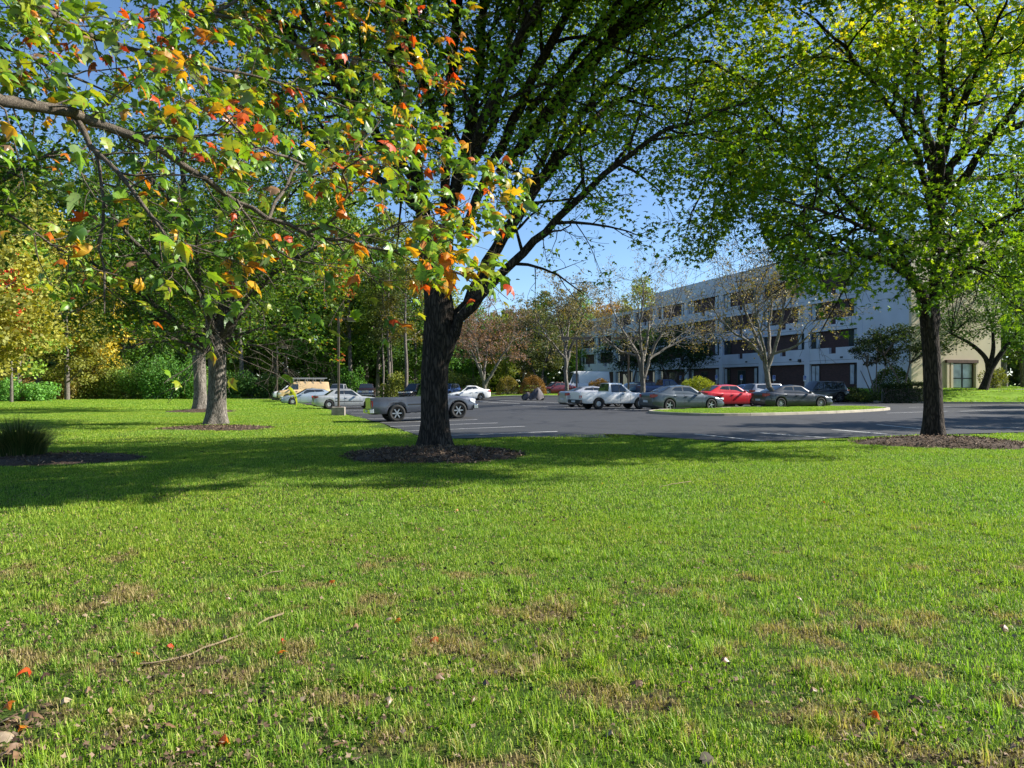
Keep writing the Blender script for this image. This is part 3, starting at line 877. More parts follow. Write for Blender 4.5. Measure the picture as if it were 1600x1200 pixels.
# --- the left pair
def left_tree(base, s, seed, label, name, trunk, leafmat, extra_limbs=None, keep=None, dens=1.0, tint=None):
    b = base
    L = lambda pts: [b + Vector(p) * s for p in pts]
    limbs = [
        (L([(0, 0, 3.6), (-.4, .1, 5), (-1.0, .2, 7), (-1.4, .3, 9.5), (-1.7, .2, 12.5), (-1.6, 0, 15.5)]), [.26, .22, .19, .15, .09, .03]),
        (L([(.1, 0, 3.4), (.8, .2, 4.8), (1.6, .4, 6.4), (2.5, .5, 8.5), (3.2, .6, 11), (3.8, .5, 13.5)]), [.22, .19, .16, .13, .08, .03]),
        (L([(0, 0, 3.7), (.2, .5, 6), (.4, 1.0, 8.5), (.5, 1.2, 12), (.4, 1.2, 16)]), [.22, .19, .16, .10, .03]),
        (L([(-.1, 0, 3.3), (-1.2, -.4, 4.3), (-2.4, -.8, 5.4), (-3.8, -1.2, 6.5), (-5.2, -1.5, 7.3), (-6.4, -1.6, 7.6)]), [.16, .14, .12, .09, .06, .02]),
        (L([(.1, 0, 3.9), (1.2, -.8, 5), (2.6, -1.6, 6.2), (4.2, -2.2, 7.2), (5.6, -2.6, 7.8)]), [.15, .13, .10, .07, .02]),
        (L([(-.3, 0, 5), (-1.5, -1.6, 6.6), (-2.6, -3, 8.2), (-3.6, -4, 10)]), [.14, .11, .08, .02]),
        (L([(-.8, .1, 6.5), (-2.4, .6, 8.2), (-4.0, 1, 9.8), (-5.2, 1.2, 11.6)]), [.13, .11, .08, .02]),
        (L([(1.6, .4, 6.4), (3.2, .9, 7.6), (4.8, 1.2, 8.6), (6.0, 1.4, 9.2)]), [.12, .10, .07, .02]),
        (L([(.1, .3, 5), (.4, 2.2, 6.6), (.6, 3.8, 8), (.4, 5.2, 9.6)]), [.13, .11, .08, .02]),
        (L([(0, 0, 4), (.2, -1.8, 5.4), (.6, -3.6, 6.8), (1.2, -5, 8.4)]), [.13, .11, .08, .02]),
        (L([(-1.4, .3, 9.5), (-3, -.6, 11.4), (-4.2, -1.2, 13.4)]), [.1, .07, .02]),
    ] + (extra_limbs(L) if extra_limbs else [])
    sp = [dict(dens=2.2 * dens, len=2.9 * s, ang=.85, r=.04, step=.4, wob=.16, trop=-.015, n=4, taper=.35, leaf=14, jit=.3),
          dict(dens=2.4, len=1.45, ang=.8, r=.014, step=.35, wob=.2, trop=-.06, n=3, leaf=14, jit=.25),
          dict(dens=2.8, len=.75, ang=.8, r=.007, step=.4, wob=.25, trop=-.1, n=3, leaf=13, jit=.2)]
    return big_tree(name, label, b, trunk, limbs, sp, leafmat, .19, LEAF3, M['barkgrey'], seed, limbbark=M['barkshade'], sun_keep=keep, leaf_tint=tint)
B3 = Gp(338, 663)
tr = ([B3 + Vector((0, 0, -.05)), B3 + Vector((0.02, 0, 1)), B3 + Vector((.04, 0, 2.2)), B3 + Vector((0, 0, 3.3)), B3 + Vector((-.05, 0, 4.2))], [.44, .40, .38, .40, .26])
def keep3(P, r):
    u = 800 + FPX * P[:, 0] / P[:, 1]; v = 600 - FPX * (P[:, 2] - EYE) / P[:, 1]
    return (v < 550 + 30 * np.sin(u / 40.)) & ~((np.abs(u - 338) < 20) & (v > 480)) & ((u < 560) | (v < 300)) & (P[:, 1] > 21)
low3 = lambda L: [
    (L([(.2, -.1, 3.2), (1.0, -.5, 3.5), (2.0, -.9, 3.6), (3.0, -1.2, 3.3), (3.8, -1.4, 2.9)]), [.09, .07, .05, .03, .012]),
    (L([(.2, -.1, 3.6), (1.4, .3, 4.3), (2.8, .6, 4.6), (4.0, .8, 4.4)]), [.09, .07, .05, .015]),
    (L([(-.2, -.1, 3.3), (-1.2, -.8, 3.7), (-2.4, -1.4, 3.7), (-3.6, -1.8, 3.3)]), [.09, .07, .05, .015]),
    (L([(-.2, 0, 3.7), (-1.8, .4, 4.5), (-3.6, .6, 4.8), (-5.2, .6, 4.4)]), [.09, .07, .05, .015]),
    (L([(0, -.2, 3.8), (.2, -1.6, 4.2), (.3, -3.0, 4.3), (.2, -4.2, 3.8)]), [.09, .07, .05, .015])]
left_tree(B3, 1.0, 31, 'maple with sunlit grey trunk standing in the front left mulch ring', 'maple_tree', tr, M['leafC'], keep=keep3, extra_limbs=low3,
          tint=lambda P, r: np.clip(r.beta(2, 2.2, len(P)) + .32 * sstep(-9.5, -7.5, P[:, 0]) * sstep(9, 5, P[:, 2]), 0, 1))
mulch_ring(Gp(336, 670), 2.3, 2.2, .10, 'mulch bed in sun round the front left maple', 3000, 7)
B4 = Gp(313, 641)
tr = ([B4 + Vector((0, 0, -.05)), B4 + Vector((0.0, 0, 1.2)), B4 + Vector((-.05, 0, 2.6)), B4 + Vector((-.1, 0, 3.6)), B4 + Vector((-.05, 0, 4.6))], [.48, .44, .42, .43, .28])
left_tree(B4, 1.15, 37, 'maple with shaded trunk just behind the front left maple', 'maple_tree', tr, M['leafC'], keep=lambda P, r: P[:, 1] > 30)
mulch_ring(Gp(316, 643), 2.2, 2.2, .12, 'smaller mulch bed round the shaded second maple', 1500, 9)
# two more maples of the row beyond the left edge, which shade the lawn there
B5 = Vector((-19.5, 22.5, Tf(-19.5, 22.5)))
tr = ([B5 + Vector((0, 0, -.05)), B5 + Vector((0, 0, 1.2)), B5 + Vector((0, 0, 2.6)), B5 + Vector((0, 0, 4))], [.46, .42, .4, .28])
left_tree(B5, 1.0, 41, 'maple whose boughs hang into view at the far left edge', 'maple_tree', tr, M['leafC'], keep=lambda P, r: P[:, 0] < -13)

# ------------------------------------------------------------------ far trees (shared meshes, own colour per tree)
def far_variant(seed, H, Wd, low, nclump, nleaf, leaf=.36, shape=LEAF2, limbs=9, tr=.3, top=1.0, narrow=1.0):
    """unit: metres; crown from low*H to H, radius Wd"""
    r = np.random.default_rng(seed)
    w = Wood()
    lean = r.normal(size=2) * .4
    tp = [(0, 0, -.3), (lean[0] * .2, lean[1] * .2, H * .2), (lean[0] * .6, lean[1] * .6, H * .5), (lean[0], lean[1], H * .88)]
    P, rr = resample(tp, [tr * 1.2, tr, tr * .7, tr * .12], .8)
    Vt, Ft = tube(P, rr, 9)
    cz = (1 + low) / 2 * H; hz = (1 - low) / 2 * H
    C = []
    while len(C) < nclump:
        q = r.uniform(-1, 1, 3)
        d = np.linalg.norm(q)
        if d > 1 or d < .38: continue
        taper = 1 - .35 * max(0, q[2]) * narrow
        C.append((q[0] * Wd * taper, q[1] * Wd * taper, cz + q[2] * hz))
    C = np.array(C)
    for c in C[r.choice(len(C), limbs, replace=False)]:
        z = max(low * H * .8, c[2] - np.hypot(c[0], c[1]) * .7)
        z = min(z, H * .8)
        b0 = np.array([lean[0] * z / H, lean[1] * z / H, z])
        mid = (b0 + c) / 2 + np.array([0, 0, -.2])
        Q, qr = resample([b0, mid, c], [tr * .4, tr * .25, .03], .8)
        w.add(Q, qr, 5)
    cr = r.uniform(.6, 1.35, nclump) * Wd * .24
    k = nleaf // nclump
    D = unit(r.normal(size=(nclump, k, 3)))
    rad = r.uniform(.35, 1, (nclump, k, 1)) ** .6
    Pl = C[:, None, :] + D * rad * cr[:, None, None] * np.array([1.15, 1.15, .75])
    base_t = np.repeat(r.normal(.5, .16, nclump), k)
    tint = np.clip(base_t + r.normal(0, .18, nclump * k), 0, 1)
    V, F, t = leaf_cloud(Pl.reshape(-1, 3), leaf, shape, r, up=.35, tint=tint, outward=D.reshape(-1, 3) * .5)
    tm = mesh_arrays('trunk', Vt, Ft, M['barkgrey'], smooth=True)
    V2, F2 = w.arrays(); lm = mesh_arrays('limbs', V2, F2, M['barkgrey'], smooth=True)
    cm = mesh_arrays('crown', V, F, M['far'], t)
    return tm, lm, cm
FV = [far_variant(101, 22, 4.6, .22, 75, 9500), far_variant(102, 20, 5.2, .12, 85, 9500), far_variant(103, 24, 4.0, .38, 60, 7500, tr=.24),
      far_variant(104, 18, 5.4, .08, 90, 9500), far_variant(105, 23, 5.0, .3, 70, 8500), far_variant(106, 25, 3.2, .3, 60, 7000, tr=.22, narrow=1.6)]
GREENS = dict(dark=(.030, .060, .018), mid=(.050, .100, .020), olive=(.090, .110, .028), yellow=(.125, .14, .03), pale=(.10, .145, .035), rust=(.15, .10, .04), red=(.30, .045, .04), brown=(.15, .10, .06), golden=(.19, .16, .03))
CNAME = dict(dark='dark green', mid='mid green', olive='olive green', yellow='yellowing', pale='pale green', rust='rust brown', red='red-leaved', brown='brownish', golden='golden')
def far_tree(u, Y, var, s, col, label, group=None, dz=0, rz=None, name='woodland_tree'):
    p = UY(u, Y, dz)
    root = empty(name, p, random.uniform(0, 6.28) if rz is None else rz, label, 'tree', group)
    root.scale = (s, s, s * random.uniform(.93, 1.07))
    for nm, me in zip(('trunk', 'limbs', 'crown'), FV[var]):
        o = link(nm, me, root)
        if nm == 'crown':
            c = GREENS[col]; j = [random.uniform(.88, 1.12) for _ in range(3)]
            o.color = (c[0] * j[0] * 2.7, c[1] * j[1] * 2.65, c[2] * j[2] * 2.1, 1)
    return root

def where(u):
    L = [(40, 'at the far left edge'), (95, 'behind the low green bush'), (150, 'left of the bramble bank'), (215, 'above the left of the bramble bank'), (285, 'above the right of the bramble bank'), (345, 'behind the pair of lawn maples'),
         (405, 'right of the pair of lawn maples'), (450, 'behind the tan van'), (500, 'behind the roof rack of the tan van'), (545, 'behind the nearest lamp post'), (590, 'behind the silver-nosed pickup'), (625, 'behind the bare poles of the wood'),
         (665, 'just left of the middle maple trunk'), (715, 'just right of the middle maple trunk'), (760, 'behind the white sedan'), (810, 'behind the left clipped shrub'), (860, 'behind the right clipped shrub'), (905, 'left of the white building')]
    for a, s in L:
        if u < a: return s
    return 'by the building'
GW = 'trees of the wood along the edge of the lawn and car park'
wood = [  # u, Y, variant, scale, colour
    (-60, 62, 0, 1.15, 'olive'), (-15, 70, 3, 1.1, 'yellow'), (28, 82, 1, .95, 'pale'), (5, 92, 4, 1.3, 'olive'), (62, 90, 4, 1.1, 'yellow'), (50, 104, 0, 1.45, 'mid'), (105, 88, 3, .85, 'olive'), (100, 108, 2, 1.4, 'dark'),
    (150, 94, 1, .9, 'golden'), (148, 112, 5, 1.3, 'mid'), (195, 98, 0, 1.05, 'mid'), (200, 116, 2, 1.4, 'dark'), (240, 104, 3, 1.05, 'mid'), (262, 114, 4, 1.35, 'mid'), (290, 106, 1, 1.1, 'mid'), (330, 112, 0, 1.4, 'dark'),
    (342, 109, 3, 1.15, 'olive'), (385, 116, 2, 1.4, 'mid'), (392, 113, 4, 1.1, 'mid'), (432, 112, 1, 1.2, 'pale'), (446, 111, 5, 1.1, 'olive'), (478, 118, 0, 1.4, 'mid'), (505, 113, 3, 1.1, 'mid'), (520, 122, 2, 1.5, 'pale'),
    (548, 108, 4, 1.0, 'olive'), (572, 124, 0, 1.35, 'mid'), (590, 112, 1, 1.0, 'dark'), (615, 126, 2, 1.35, 'olive'), (650, 116, 3, 1.0, 'dark'), (660, 128, 4, 1.15, 'olive'), (705, 124, 3, .8, 'dark'), (740, 128, 1, .75, 'mid'),
    (790, 128, 3, .72, 'olive'), (850, 126, 1, .8, 'dark'), (905, 150, 1, .85, 'mid'), (18, 76, 5, .62, 'red'), (520, 112, 5, .8, 'rust')]
used = {}
for (u, Y, v, s, c) in wood:
    lab = '%s %s tree in the wood %s' % (CNAME[c], 'tall' if s > 1.18 else ('small' if s < .82 else 'full-crowned'), where(u))
    if lab in used: lab += ', farther back'
    if lab in used: lab += ' again'
    used[lab] = 1
    far_tree(u, Y, v, s, c, lab, GW)
# far off wood closing the view
def far_wood(name, x0, x1, y, H, n, seed):
    r = np.random.default_rng(seed)
    x = r.uniform(x0, x1, n); z = np.abs(r.uniform(0, 1, n)) * (H * (.8 + .12 * np.sin(x * .12) + .08 * np.sin(x * .31)))
    yy = y + r.uniform(-5, 5, n) + .0 * x
    t = np.clip(.5 + .3 * np.sin(x * .5 + z * .7) + r.normal(0, .2, n), 0, 1)
    V, F, t = leaf_cloud(np.stack([x, yy, z], -1), 1.5, LEAF2, r, up=.2, tint=t)
    o = link(name, mesh_arrays(name, V, F, M['far'], t)); tag(o, kind='stuff'); return o
for (x0, x1, y_, H_, n_, sd, lab_) in ((-60, 75, 235, 18, 18000, 6, 'dim strip of woodland far beyond the lot and building'), (60, 210, 150, 16, 10000, 7, 'dim woodland beyond the right end of the building'), (-240, -100, 120, 20, 7000, 8, 'dim woodland past the left edge')):
    o = far_wood('distant_woodland', x0, x1, y_, H_, n_, sd); o.color = (.07, .10, .035, 1); o['label'] = lab_
o = far_wood('distant_woodland', -120, 0, 138, 19, 22000, 5); o.color = (.08, .125, .035, 1)
o['label'] = 'dim green mass of far woodland behind the tree row'
# hillside trees behind the building, brown and green, told apart by their crowns
bt = [(700, 165, 1, .75, 'brown'), (740, 175, 3, .85, 'rust'), (778, 170, 4, .72, 'olive'), (818, 172, 1, .85, 'brown'), (852, 178, 3, .95, 'olive'), (888, 176, 4, .83, 'rust'), (921, 182, 1, 1.0, 'brown'), (950, 186, 3, 1.12, 'rust'), (980, 180, 0, .95, 'golden'),
      (1006, 172, 1, 1.12, 'olive'), (1036, 178, 3, 1.22, 'golden'), (1072, 180, 4, 1.05, 'olive'), (1110, 182, 0, 1.1, 'rust'), (1150, 180, 1, 1.25, 'olive')]
for k, (u, Y, v, s, c) in enumerate(bt):
    side = ['above the low wing of the building', 'above the roof step of the building', 'above the high roof of the building', 'beyond the lot left of the building'][3 if u < 900 else (0 if u < 1000 else (1 if u < 1060 else 2))]
    lab = 'far %s treetop %s, %s' % (CNAME[c], side, ['leftmost', 'second along', 'third along', 'fourth along', 'fifth along', 'sixth along', 'seventh along'][sum(1 for q in bt[:k] if (q[0] < 900) == (u < 900) and (q[0] < 1000) == (u < 1000) and (q[0] < 1060) == (u < 1060))])
    far_tree(u, Y, v, s, c, lab, 'far trees rising behind the building')
# right of the building
for (u, Y, v, s, c, lab) in [(1600, 88, 1, .95, 'dark', 'dark tree in the shade beyond the beige end wall'), (1650, 80, 3, 1.0, 'mid', 'green tree at the right edge beyond the footpath'), (1570, 105, 0, 1.1, 'mid', 'tall green tree far behind the beige end wall'),
                             (1700, 95, 4, 1.1, 'dark', 'dark tree past the right edge beside the footpath'), (1640, 112, 3, 1.2, 'olive', 'olive tree deep in shade at the far right')]:
    far_tree(u, Y, v, s, c, lab, 'trees right of the building')
# trees of the lot just past the right edge of the view: they shade the tarmac there
for (x, y, v, s, lab) in [(41, 40, 3, .62, 'broad green tree on the lawn past the right edge'), (45, 43, 1, .66, 'green lot tree farther out past the right edge'), (50, 52, 3, .85, 'farthest green lot tree past the right edge'), (27, 30, 1, .66, 'nearest green tree on the lawn past the right edge'), (36, 34.5, 3, .7, 'second green tree on the lawn past the right edge')]:
    p = Vector((x, y, Tf(x, y)))
    o = far_tree(800 + FPX * x / y, y, v, s, 'mid', lab, 'lot trees past the right edge')

# ------------------------------------------------------------------ leafy trees near the building (trunk, limbs, crown)
def yard_tree(name, label, base, H, Wd, low, trunk_pts, nclump, nleaf, leaf, col, bark, seed, group=None, stems=None, mat=None, clipf=None):
    r = np.random.default_rng(seed)
    root = empty(name, base, 0, label, 'tree', group)
    V, F = [], []
    w = Wood()
    for pts, rads in stems:
        P, rr = resample(pts, rads, .4); w.add(P, rr, 9)
    Vv, Ff = w.arrays(); link('trunk', mesh_arrays('trunk', Vv, Ff, bark, smooth=True), root)
    w = Wood()
    ends = [np.array(s[0][-1], float) for s in stems]
    cz = (low + H) / 2; hz = (H - low) / 2
    C = []
    while len(C) < nclump:
        q = r.uniform(-1, 1, 3); d = np.linalg.norm(q)
        if d > 1 or d < .3: continue
        C.append((q[0] * Wd, q[1] * Wd, cz + q[2] * hz))
    C = np.array(C)
    for c in C[:max(10, nclump // 3)]:
        e = ends[int(np.argmin([np.linalg.norm(c - e) for e in ends]))]
        Q, qr = resample([e, (e + c) / 2 + np.array([0, 0, .15]), c], [.06, .04, .012], .5); w.add(Q, qr, 4)
    Vv, Ff = w.arrays(); link('limbs', mesh_arrays('limbs', Vv, Ff, bark), root)
    k = nleaf // nclump; D = unit(r.normal(size=(nclump, k, 3)))
    cr = r.uniform(.6, 1.3, nclump) * Wd * .26
    P = (C[:, None, :] + D * (r.uniform(.2, 1, (nclump, k, 1)) ** .6) * cr[:, None, None] * np.array([1.2, 1.2, .6])).reshape(-1, 3)
    t = np.clip(np.repeat(r.normal(.5, .12, nclump), k) + r.normal(0, .2, nclump * k), 0, 1)
    V, F, t = leaf_cloud(P, leaf, LEAF3, r, up=.8, tint=t)
    o = link('crown', mesh_arrays('crown', V, F, mat or M['far'], t), root); o.color = tuple(c * 1.25 for c in col) + (1,)
    return root
def st(*a):
    """stems: list of (points, radii)"""
    return list(a)
yard_tree('shade_tree', 'dark green spreading tree before the left half of the facade', UY(1052, 93), 8.6, 5.6, 2.9, None, 55, 9000, .26, (.025, .055, .015), M['barkgrey'], 61,
          stems=st(([(0, 0, -.1), (.1, 0, 1.2), (.5, 0, 2.6), (1.1, 0, 4)], [.2, .17, .13, .07]), ([(-.2, 0, -.1), (-.5, 0, 1.5), (-1.4, .2, 3.6)], [.15, .12, .06]), ([(.2, .1, -.1), (.9, .2, 1.6), (2.4, .2, 3.6)], [.13, .11, .05])))
yard_tree('shade_tree', 'second dark green tree left of it, under the low wing', UY(990, 104), 8.0, 4.6, 3.0, None, 45, 7000, .28, (.03, .06, .016), M['barkgrey'], 62,
          stems=st(([(0, 0, -.1), (0, 0, 1.5), (.4, 0, 3.4)], [.18, .15, .08]), ([(-.1, 0, -.1), (-.8, 0, 2), (-1.8, 0, 3.8)], [.13, .10, .05])))
yard_tree('broad_tree', 'dark tree with a leaning trunk at the right of the beige end wall', UY(1543, 66.5), 11.5, 6.0, 3.6, None, 85, 12000, .22, (.06, .13, .022), M['bark'], 63,
          stems=st(([(-.4, 0, -.1), (-.15, 0, .6), (.3, 0, 1.8), (1.3, 0, 3.3), (2.6, 0, 5)], [.42, .34, .27, .2, .12]), ([(.1, 0, 1.4), (-.1, .1, 2.7), (-1.4, .2, 4.0), (-3, .2, 4.8)], [.24, .2, .15, .07]), ([(.2, 0, 2.0), (.5, 0, 3.6), (.4, 0, 5.4)], [.22, .17, .09])))
yard_tree('crape_myrtle', 'multi-stemmed dark little tree against the grey end of the facade', UY(1368, 66), 5.9, 2.1, 2.6, None, 32, 4200, .17, (.035, .05, .018), M['barkgrey'], 64,
          stems=st(([(0, 0, -.1), (-.2, 0, 1.2), (-.7, 0, 3.0)], [.07, .06, .04]), ([(.05, 0, -.1), (.05, 0, 1.4), (.1, 0, 3.3)], [.07, .06, .04]), ([(.1, 0, -.1), (.35, 0, 1.3), (.9, 0, 3.1)], [.07, .05, .03]), ([(-.1, 0, -.1), (-.4, .2, 1.0), (-1.2, .2, 2.7)], [.06, .05, .03])))
yard_tree('dark_maple', 'dark low-branched tree before the corner of the building', UY(1412, 62.5), 6.4, 3.4, 3.5, None, 40, 5200, .2, (.03, .055, .016), M['barkgrey'], 65,
          stems=st(([(0, 0, -.1), (.1, 0, 1.4), (.5, 0, 3.2)], [.1, .09, .06]), ([(0, 0, .5), (-.6, 0, 2.2), (-1.6, 0, 3.9)], [.09, .07, .04])))
yard_tree('olive_tree', 'dull green round tree between the pinkish tree and the lot poplars', UY(845, 108), 13.0, 5.2, 2.5, None, 75, 11000, .3, (.075, .10, .035), M['barkgrey'], 66,
          stems=st(([(0, 0, -.1), (.1, 0, 1.6), (.5, 0, 4)], [.22, .18, .12]), ([(0, 0, .6), (-.8, 0, 2.6), (-1.8, 0, 5)], [.16, .13, .07])))

# ------------------------------------------------------------------ half-bare honey locusts (bare pale twigs, few leaves)
def bare_tree(name, label, base, H, Wd, stems, seed, nleaf, leafmat, bark, leafsize=.16, dens=1.0, twig=.008, col=None, group='half-bare trees of the lot islands'):
    r = np.random.default_rng(seed)
    root = empty(name, base, 0, label, 'tree', group)
    w0 = Wood(); w = Wood()
    sp = [dict(dens=1.5 * dens, len=Wd * .62, ang=.75, r=.05, step=.4, wob=.17, trop=.02, n=5, taper=.3, rmin=.012),
          dict(dens=2.2 * dens, len=Wd * .36, ang=.8, r=.024, step=.3, wob=.24, trop=.01, n=4, rmin=twig),
          dict(dens=3.0 * dens, len=Wd * .18, ang=.85, r=.013, step=.22, wob=.3, trop=0, n=3, rmin=twig, leaf=5, jit=.1),
          dict(dens=2.2 * dens, len=Wd * .09, ang=.9, r=.009, step=.2, wob=.3, trop=0, n=3, rmin=twig, leaf=5, jit=.1)]
    for k, (pts, rads) in enumerate(stems):
        P, rr = resample(pts, rads, .35)
        P[1:] += r.normal(size=(len(P) - 1, 3)) * .03
        w0.add(P, rr, 10)
        grow(w, P, rr, 0, sp, r, start=.35)
    Vv, Ff = w0.arrays(); link('trunk', mesh_arrays('trunk', Vv, Ff, bark, smooth=True), root)
    Vv, Ff = w.arrays(); link('twigs', mesh_arrays('twigs', Vv, Ff, bark), root)
    P = np.concatenate(w.leafP)
    if len(P) > nleaf: P = P[r.choice(len(P), nleaf, replace=False)]
    V, F, t = leaf_cloud(P, leafsize, LEAF3, r, up=.3)
    o = link('crown', mesh_arrays('crown', V, F, leafmat, t), root)
    if col: o.color = tuple(col) + (1,)
    print(name, 'twigs', len(Ff), 'leaves', len(P))
    return root
# stems in metres relative to the base; x across, z up
b = Gp(1205, 638)
s_ = b.y / FPX
def pst(L, base, Y=None):
    Y = Y or base.y
    return [tuple(W(u, v, Y + d) - base) for (u, v, d) in L]
bare_tree('honey_locust', 'half-bare pale tree on the long island in front of the dark sedan', b, 10, 5.4, [
    (pst([(1205, 642, 0), (1202, 610, 0), (1199, 585, 0), (1196, 567, 0), (1186, 540, .3), (1172, 505, .5), (1160, 470, .5), (1150, 430, .3)], b), [.20, .17, .16, .16, .12, .09, .06, .02]),
    (pst([(1199, 580, 0), (1206, 555, 0), (1215, 530, -.2), (1222, 490, -.5), (1232, 450, -.6), (1236, 410, -.6)], b), [.14, .12, .10, .08, .05, .02]),
    (pst([(1198, 575, 0), (1203, 545, .5), (1201, 510, 1.2), (1205, 470, 1.6), (1200, 420, 1.8)], b), [.13, .11, .09, .06, .02]),
    (pst([(1196, 566, 0), (1176, 540, -.3), (1150, 522, -.6), (1125, 500, -.8), (1108, 470, -.8)], b), [.11, .09, .07, .05, .02]),
    (pst([(1208, 553, 0), (1232, 545, -.4), (1258, 530, -.8), (1280, 500, -1)], b), [.09, .08, .06, .02]),
    (pst([(1197, 570, 0), (1190, 530, -1.2), (1180, 480, -2.2), (1185, 430, -2.6)], b), [.10, .08, .05, .02])],
    71, 5200, M['locust'], M['barkpale'], .12)
b = UY(1004, 59)
bare_tree('honey_locust', 'half-bare pale tree behind the white pickup', b, 10, 6.0, [
    (pst([(1004, 634, 0), (1004, 610, 0), (1004, 592, 0), (1000, 570, 0), (992, 545, .2), (978, 525, .5), (965, 500, .6), (950, 470, .8)], b), [.22, .19, .17, .15, .12, .09, .06, .02]),
    (pst([(1004, 600, 0), (1012, 570, .2), (1020, 545, .2), (1035, 520, 0), (1050, 490, -.3), (1062, 455, -.5)], b), [.14, .12, .10, .08, .05, .02]),
    (pst([(1004, 595, 0), (1003, 555, -.8), (1000, 510, -1.6), (1006, 460, -2), (1002, 430, -2)], b), [.13, .11, .08, .05, .02]),
    (pst([(1002, 580, 0), (1010, 540, 1.4), (1015, 500, 2.4), (1020, 455, 2.8)], b), [.12, .10, .07, .02]),
    (pst([(1014, 562, .2), (1040, 545, .8), (1070, 530, 1.2), (1095, 520, 1.4)], b), [.10, .08, .05, .02]),
    (pst([(996, 556, .2), (970, 548, -.8), (948, 530, -1.4), (935, 505, -1.6)], b), [.10, .08, .05, .02])],
    72, 3600, M['locust'], M['barkpale'], .12)
b = UY(886, 74)
bare_tree('honey_locust', 'half-bare tree beside the lamp post left of the white van', b, 10, 6.2, [
    (pst([(886, 624, 0), (885, 600, 0), (884, 580, 0), (884, 560, 0), (880, 530, .3), (874, 500, .3), (868, 475, 0)], b), [.22, .19, .18, .16, .12, .07, .02]),
    (pst([(884, 575, 0), (890, 550, .3), (900, 520, .3), (912, 490, 0), (922, 465, 0)], b), [.15, .13, .10, .06, .02]),
    (pst([(884, 565, 0), (886, 530, 1), (890, 495, 1.6), (892, 455, 1.8)], b), [.14, .11, .07, .02]),
    (pst([(883, 560, 0), (866, 540, -.8), (850, 520, -1.4), (838, 490, -1.5)], b), [.11, .09, .06, .02])],
    73, 5200, M['far'], M['barkpale'], .2, col=(.20, .18, .09))
b = UY(758, 92)
bare_tree('cherry_tree', 'grey-stemmed tree with thin pinkish brown crown behind the white sedan', b, 10, 7.0, [
    (pst([(756, 620, 0), (757, 602, 0), (752, 585, 0), (742, 560, .3), (728, 535, .5), (716, 515, .5)], b), [.26, .24, .18, .13, .08, .03]),
    (pst([(757, 604, 0), (768, 585, 0), (782, 560, 0), (795, 540, 0), (808, 520, 0)], b), [.20, .17, .12, .08, .03]),
    (pst([(756, 600, 0), (758, 570, 1), (762, 540, 1.6), (766, 505, 2)], b), [.18, .14, .08, .03]),
    (pst([(757, 600, 0), (748, 560, -1), (742, 530, -1.8), (745, 500, -2)], b), [.15, .12, .07, .03])],
    74, 13000, M['far'], M['barkpale'], .19, col=(.26, .16, .125), group=None)
# bare poles in the wood behind the pickup
for k, (u, Y, r0, lab) in enumerate([(598, 104, .16, 'leftmost slim bare trunk before the wood'), (607, 103, .24, 'darker thick trunk second of the row before the wood'), (611, 106, .14, 'thin trunk third of the row before the wood'), (634, 100, .26, 'straight tall trunk with yellowish tufts left of the middle maple'), (376, 101, .34, 'short bare trunk between the pair of lawn maples and the tan van')]):
    b = UY(u, Y); r = np.random.default_rng(400 + k)
    root = empty('pine_tree', b, 0, lab, 'tree', 'slim trunks in front of the wood')
    Hh = 17 if k != 4 else 13
    P, rr = resample([(0, 0, -.2), (.1, 0, 4), (-.1, 0, 9), (.1, 0, Hh)], [r0, r0 * .85, r0 * .65, .04], 1)
    V, F = tube(P, rr, 9); link('trunk', mesh_arrays('trunk', V, F, M['barkgrey'], smooth=True), root)
    w = Wood(); LP = []
    for z in np.linspace(7.5, Hh, 20):
        a = r.uniform(0, 6.28); L = 2.3 * (1 - (z - 7) / (Hh - 4)) + .7
        e = np.array([math.cos(a) * L, math.sin(a) * L, z + .3]); w.add(np.array([(0, 0, z), e * .5 + np.array([0, 0, z * .5 + .1]), e]), [.05, .03, .01], 4)
        LP.append(e + r.normal(size=(150, 3)) * np.array([.6, .6, .35]))
    V, F = w.arrays(); link('limbs', mesh_arrays('limbs', V, F, M['barkgrey']), root)
    V, F, t = leaf_cloud(np.concatenate(LP), .26, LEAF2, r); o = link('crown', mesh_arrays('crown', V, F, M['far'], t), root)
    o.color = ((.20, .18, .04, 1) if k == 3 else (.08, .11, .03, 1))

